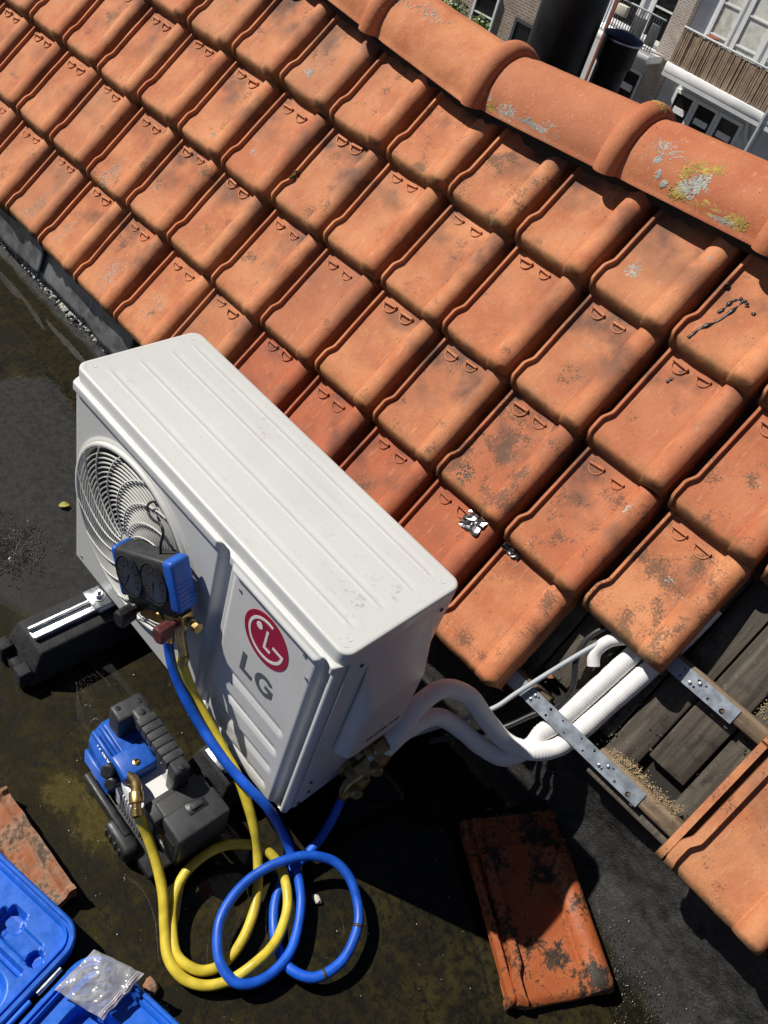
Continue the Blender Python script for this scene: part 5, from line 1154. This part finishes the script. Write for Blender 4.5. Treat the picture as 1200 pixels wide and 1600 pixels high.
tag(blobs(pts, M['stone'], 'pale_grit', None, 5, 0.7, 12), 'scattered pale specks of grit on the wet flat roof', 'grit', kind='stuff')

# ================================================================== BEYOND THE RIDGE
fl = empty('flue_pipe', (-0.335, 1.72, 0.30), 'wide black flue pipe rising behind the ridge', 'flue')
lathe('pipe', [(0.092, 0), (0.092, 1.75), (0.088, 1.755)], M['flue'], fl, (-0.335, 1.72, 0.25), (0, 0, 1), 40)
lathe('collar', [(0.100, 0), (0.100, 0.05), (0.093, 0.06)], M['flue'], fl, (-0.335, 1.72, 0.45), (0, 0, 1), 40)
f2 = empty('flue_pipe', (-0.222, 1.86, 0.30), 'short capped black flue behind the wide black flue pipe', 'flue')
lathe('pipe', [(0.048, 0), (0.048, 0.86), (0.046, 0.862)], M['flue'], f2, (-0.222, 1.86, 0.20), (0, 0, 1), 32)
lathe('collar', [(0.052, 0), (0.052, 0.012), (0.049, 0.014)], M['iron'], f2, (-0.222, 1.86, 0.885), (0, 0, 1), 32)
lathe('cap', [(0.052, 0), (0.056, 0.01), (0.056, 0.07), (0.060, 0.072), (0.060, 0.080), (0.02, 0.092)], M['flue'], f2, (-0.222, 1.86, 1.035), (0, 0, 1), 32)
lathe('cap_rim', [(0.0610, 0), (0.0610, 0.004), (0.0605, 0.005)], M['steel'], f2, (-0.222, 1.86, 1.104), (0, 0, 1), 32)

# ---- balcony house (its front is parallel to the ridge)
hA = empty('balcony_house', (-8.5, 23.3, -9), 'pale house with a brown slat balcony and white panelled doors below', 'house')
YB, YW = 22.0, 23.0
wall = box('wall', -10.17, -4.0, YW, YW + 6, -3.72, 3.0, M['wallpale'], hA)
box('lower_wall', -10.17, -6.95, YW, YW + 6, -9.0, -3.73, M['wallgrey'], hA)
slab = box('balcony_slab', -9.84, -5.0, YB - 0.05, YW, -3.70, -3.48, M['concrete'], hA, 0.01, 1)
box('slab_edge', -9.84, -5.0, YB - 0.045, YW, -3.80, -3.705, M['wallgrey'], slab)
rail = box('balcony_rail', -9.82, -5.0, YB - 0.02, YB + 0.04, -2.66, -2.615, M['palerail'], hA, 0.01, 1)
rs = random.Random(3); x = -9.80; k = 0
while x < -6.4:
    w_ = rs.uniform(0.030, 0.055); box('reed_slat', x, x + w_, YB + 0.0 + rs.uniform(-.012, .012), YB + 0.03, -3.47 + rs.uniform(-.02, .02), -2.665 + rs.uniform(-.02, .0), M['slat'], rail); x += w_ + rs.uniform(0.004, 0.030)
box('screen_backing', -9.80, -6.4, YB + 0.045, YB + 0.055, -3.46, -2.70, M['iron'], rail)
def window(par, x0, x1, z0, z1, y, pane, bars=(), name='window', depth=0.06, fw=0.06):
    wdw = box(name, x0, x1, y - depth, y - 0.002, z0, z1, M['frame'], par, 0.0)
    cells = [x0 + fw] + [b for b in bars] + [x1 - fw]
    return wdw
def opening(par, name, x0, x1, z0, z1, y, pane, cols, rows, fw=0.07, mw=0.04, fr='frame', yaw=None):
    """frame of bars with separate recessed panes"""
    m = M[fr]; mat_ = yaw
    root = box(name, x0, x0 + fw, y - 0.07, y + 0.02, z0, z1, m, par, 0, 1, mat_)
    box('frame_bar', x1 - fw, x1, y - 0.07, y + 0.02, z0, z1, m, root, 0, 1, mat_)
    box('frame_bar', x0 + fw, x1 - fw, y - 0.07, y + 0.02, z1 - fw, z1, m, root, 0, 1, mat_); box('frame_bar', x0 + fw, x1 - fw, y - 0.07, y + 0.02, z0, z0 + fw, m, root, 0, 1, mat_)
    cw = (x1 - x0 - 2 * fw) / cols; ch = (z1 - z0 - 2 * fw) / rows
    for c in range(1, cols): box('frame_bar', x0 + fw + c * cw - mw / 2, x0 + fw + c * cw + mw / 2, y - 0.065, y + 0.02, z0 + fw, z1 - fw, m, root, 0, 1, mat_)
    for r in range(1, rows):
        for c in range(cols): box('frame_bar', x0 + fw + c * cw + mw / 2, x0 + fw + (c + 1) * cw - mw / 2, y - 0.06, y + 0.02, z0 + fw + r * ch - mw / 2, z0 + fw + r * ch + mw / 2, m, root, 0, 1, mat_)
    for r in range(rows):
        for c in range(cols): box('pane', x0 + fw + c * cw + 0.01, x0 + fw + (c + 1) * cw - 0.01, y - 0.03, y - 0.025, z0 + fw + r * ch + 0.01, z0 + fw + (r + 1) * ch - 0.01, M[pane], root, 0, 1, mat_)
    return root
# upper glazed doors with curtains
opening(hA, 'glazed_door', -9.62, -8.98, -3.46, -1.2, YW - 0.004, 'curtain', 1, 3)
opening(hA, 'glazed_door', -8.90, -8.05, -3.46, -1.2, YW - 0.004, 'curtain', 1, 3, 0.12)
opening(hA, 'glazed_door', -7.95, -7.10, -3.46, -1.2, YW - 0.004, 'curtain', 1, 3, 0.12)
lathe('flower_pot', [(0.10, 0), (0.16, 0.24), (0.17, 0.24), (0.17, 0.28), (0.13, 0.28)], M['pot'], hA, (-9.25, YW - 0.45, -2.95), (0, 0, 1), 14)
# lower panelled doors with dark panes
for a, b_ in ((-9.72, -9.03), (-9.02, -8.29), (-8.28, -7.54)):
    opening(hA, 'panelled_door', a, b_, -5.9, -4.14, YW - 0.004, 'pane', 1, 4, 0.085, 0.15)
lathe('downpipe', [(0.045, 0), (0.045, 5.2)], M['frame'], hA, (-7.12, YW - 0.08, -9.0), (0, 0, 1), 12)
tube('overflow_pipe', [(-7.45, YW - 0.05, -4.02), (-7.43, YW - 0.10, -4.12), (-7.30, YW - 0.10, -4.38), (-7.16, YW - 0.08, -4.5)], 0.05, M['frame'], hA, 10, 5)
tag(box('lamp_post', -6.84, -6.78, 21.90, 21.96, -9.0, -3.3, M['palerail'], None), 'thin pale post in front of the house at the picture edge', 'post')
# brick pier between the houses
tag(box('brick_pier', -10.66, -10.18, YW - 0.24, YW + 0.5, -9.0, 3.0, M['brickpier'], None), 'tall weathered brick pier between the two balconies', 'pier')
# ---- left neighbour with iron balcony
hB = empty('iron_balcony_house', (-11.5, 23.3, -9), 'pale house with an iron railing balcony left of the brick pier', 'house')
box('wall', -14.0, -10.67, YW, YW + 6, -3.70, 3.0, M['wallpale'], hB); box('lower_wall', -14.0, -10.67, YW, YW + 6, -9.0, -3.72, M['wallgrey'], hB)
sl = box('balcony_slab', -12.6, -10.36, YB - 0.05, YW, -3.78, -3.60, M['concrete'], hB, 0.01, 1)
rb = box('balcony_rail', -12.6, -10.36, YB, YB + 0.04, -2.74, -2.70, M['palerail'], hB, 0.008, 1)
box('lower_rail', -12.6, -10.36, YB, YB + 0.03, -3.56, -3.53, M['palerail'], rb)
x = -12.58
while x < -10.40: box('baluster', x, x + 0.018, YB + 0.005, YB + 0.023, -3.53, -2.74, M['iron'], rb); x += 0.085
opening(hB, 'glazed_door', -12.5, -11.65, -3.5, -1.2, YW - 0.004, 'pane', 1, 3, 0.10); opening(hB, 'glazed_door', -11.42, -10.6, -3.5, -1.2, YW - 0.004, 'pane', 1, 3, 0.10)
for a, b_ in ((-12.16, -11.54), (-11.53, -10.80)): opening(hB, 'panelled_door', a, b_, -6.0, -4.24, YW - 0.004, 'pane', 1, 4, 0.08, 0.17)
for k, (x0, x1) in enumerate(((-11.5, -11.1), (-10.95, -10.65))): box('chair_back', x0, x1, YB + 0.45, YB + 0.50, -3.5, -2.98, M['iron'], hB, 0.02, 2)
tag(box('meter_box', -11.74, -11.42, YB - 0.2, YB - 0.05, -3.05, -2.80, M['stone'], None, 0.02, 2), 'beige cable box at the end of the iron railing', 'box')
tag(box('rust_post', -11.86, -11.80, YB - 0.16, YB - 0.10, -9.0, -2.0, M['pot'], None), 'thin rusty brown post beside the beige cable box', 'post')
# ---- brick house at an angle
t40 = radians(4); bmw = frame((-11.413, 17.0, 0), (cos(t40), sin(t40), 0), (-sin(t40), cos(t40), 0), (0, 0, 1))
hC = empty('brick_house', (-11.41, 17.0, -9), 'brown brick house with white framed windows behind the flowering bush', 'house')
box('wall', -6.0, 0.95, 0, 0.9, -9.0, -1.6, M['brick'], hC, 0, 1, bmw)
opening(hC, 'window', -1.05, -0.40, -3.75, -2.75, -0.004, 'pane', 1, 2, 0.05, 0.03, 'frame', bmw)
opening(hC, 'window', 0.14, 0.75, -4.0, -2.96, -0.004, 'pane', 1, 1, 0.07, 0.03, 'iron', bmw)
# ---- flowering bush
bs_ = empty('flowering_bush', (-12.0, 15.7, -9), 'bright green bush with white flowers beyond the ridge', 'bush')
tube('trunk', [(-12.0, 15.9, -9), (-11.9, 15.85, -6), (-12.0, 15.8, -3.6)], lambda t: 0.09 - 0.05 * t, M['bark'], bs_, 8, 5)
rb_ = random.Random(21); V = []; F = []; V2 = []; F2 = []
clumps = [(-12.9 + 0.32 * k + rb_.uniform(-.1, .1), 15.6 + rb_.uniform(-.35, .35), -3.22 + rb_.uniform(-.22, .16), rb_.uniform(0.20, 0.34)) for k in range(7)] + [(-13.2, 15.8, -2.9, 0.5), (-12.5, 16.2, -4.3, 0.6), (-11.6, 16.0, -4.4, 0.5)]
for (cx, cy, cz, cr) in clumps:
    for k in range(330):
        d = Vector((rb_.gauss(0, 1), rb_.gauss(0, 1), rb_.gauss(0, 1))).normalized() * cr * rb_.uniform(0.45, 1.08); p = Vector((cx, cy, cz)) + d
        flower = rb_.random() < 0.10 and d.z > 0; r = 0.028 if flower else rb_.uniform(0.022, 0.045)
        a = Vector((rb_.gauss(0, 1), rb_.gauss(0, 1), rb_.gauss(0, 1))).normalized(); b_ = a.cross(Vector((rb_.gauss(0, 1), rb_.gauss(0, 1), 1)).normalized()).normalized()
        VV, FF = (V2, F2) if flower else (V, F); o_ = len(VV); VV += [p - a * r * 1.4, p + b_ * r * 0.6, p + a * r * 1.4, p - b_ * r * 0.6]; FF.append((o_, o_ + 1, o_ + 2, o_ + 3))
mesh('crown', V, F, M['leaf'], bs_)['kind'] = 'stuff'; mesh('flowers', V2, F2, M['petal'], bs_)['kind'] = 'stuff'
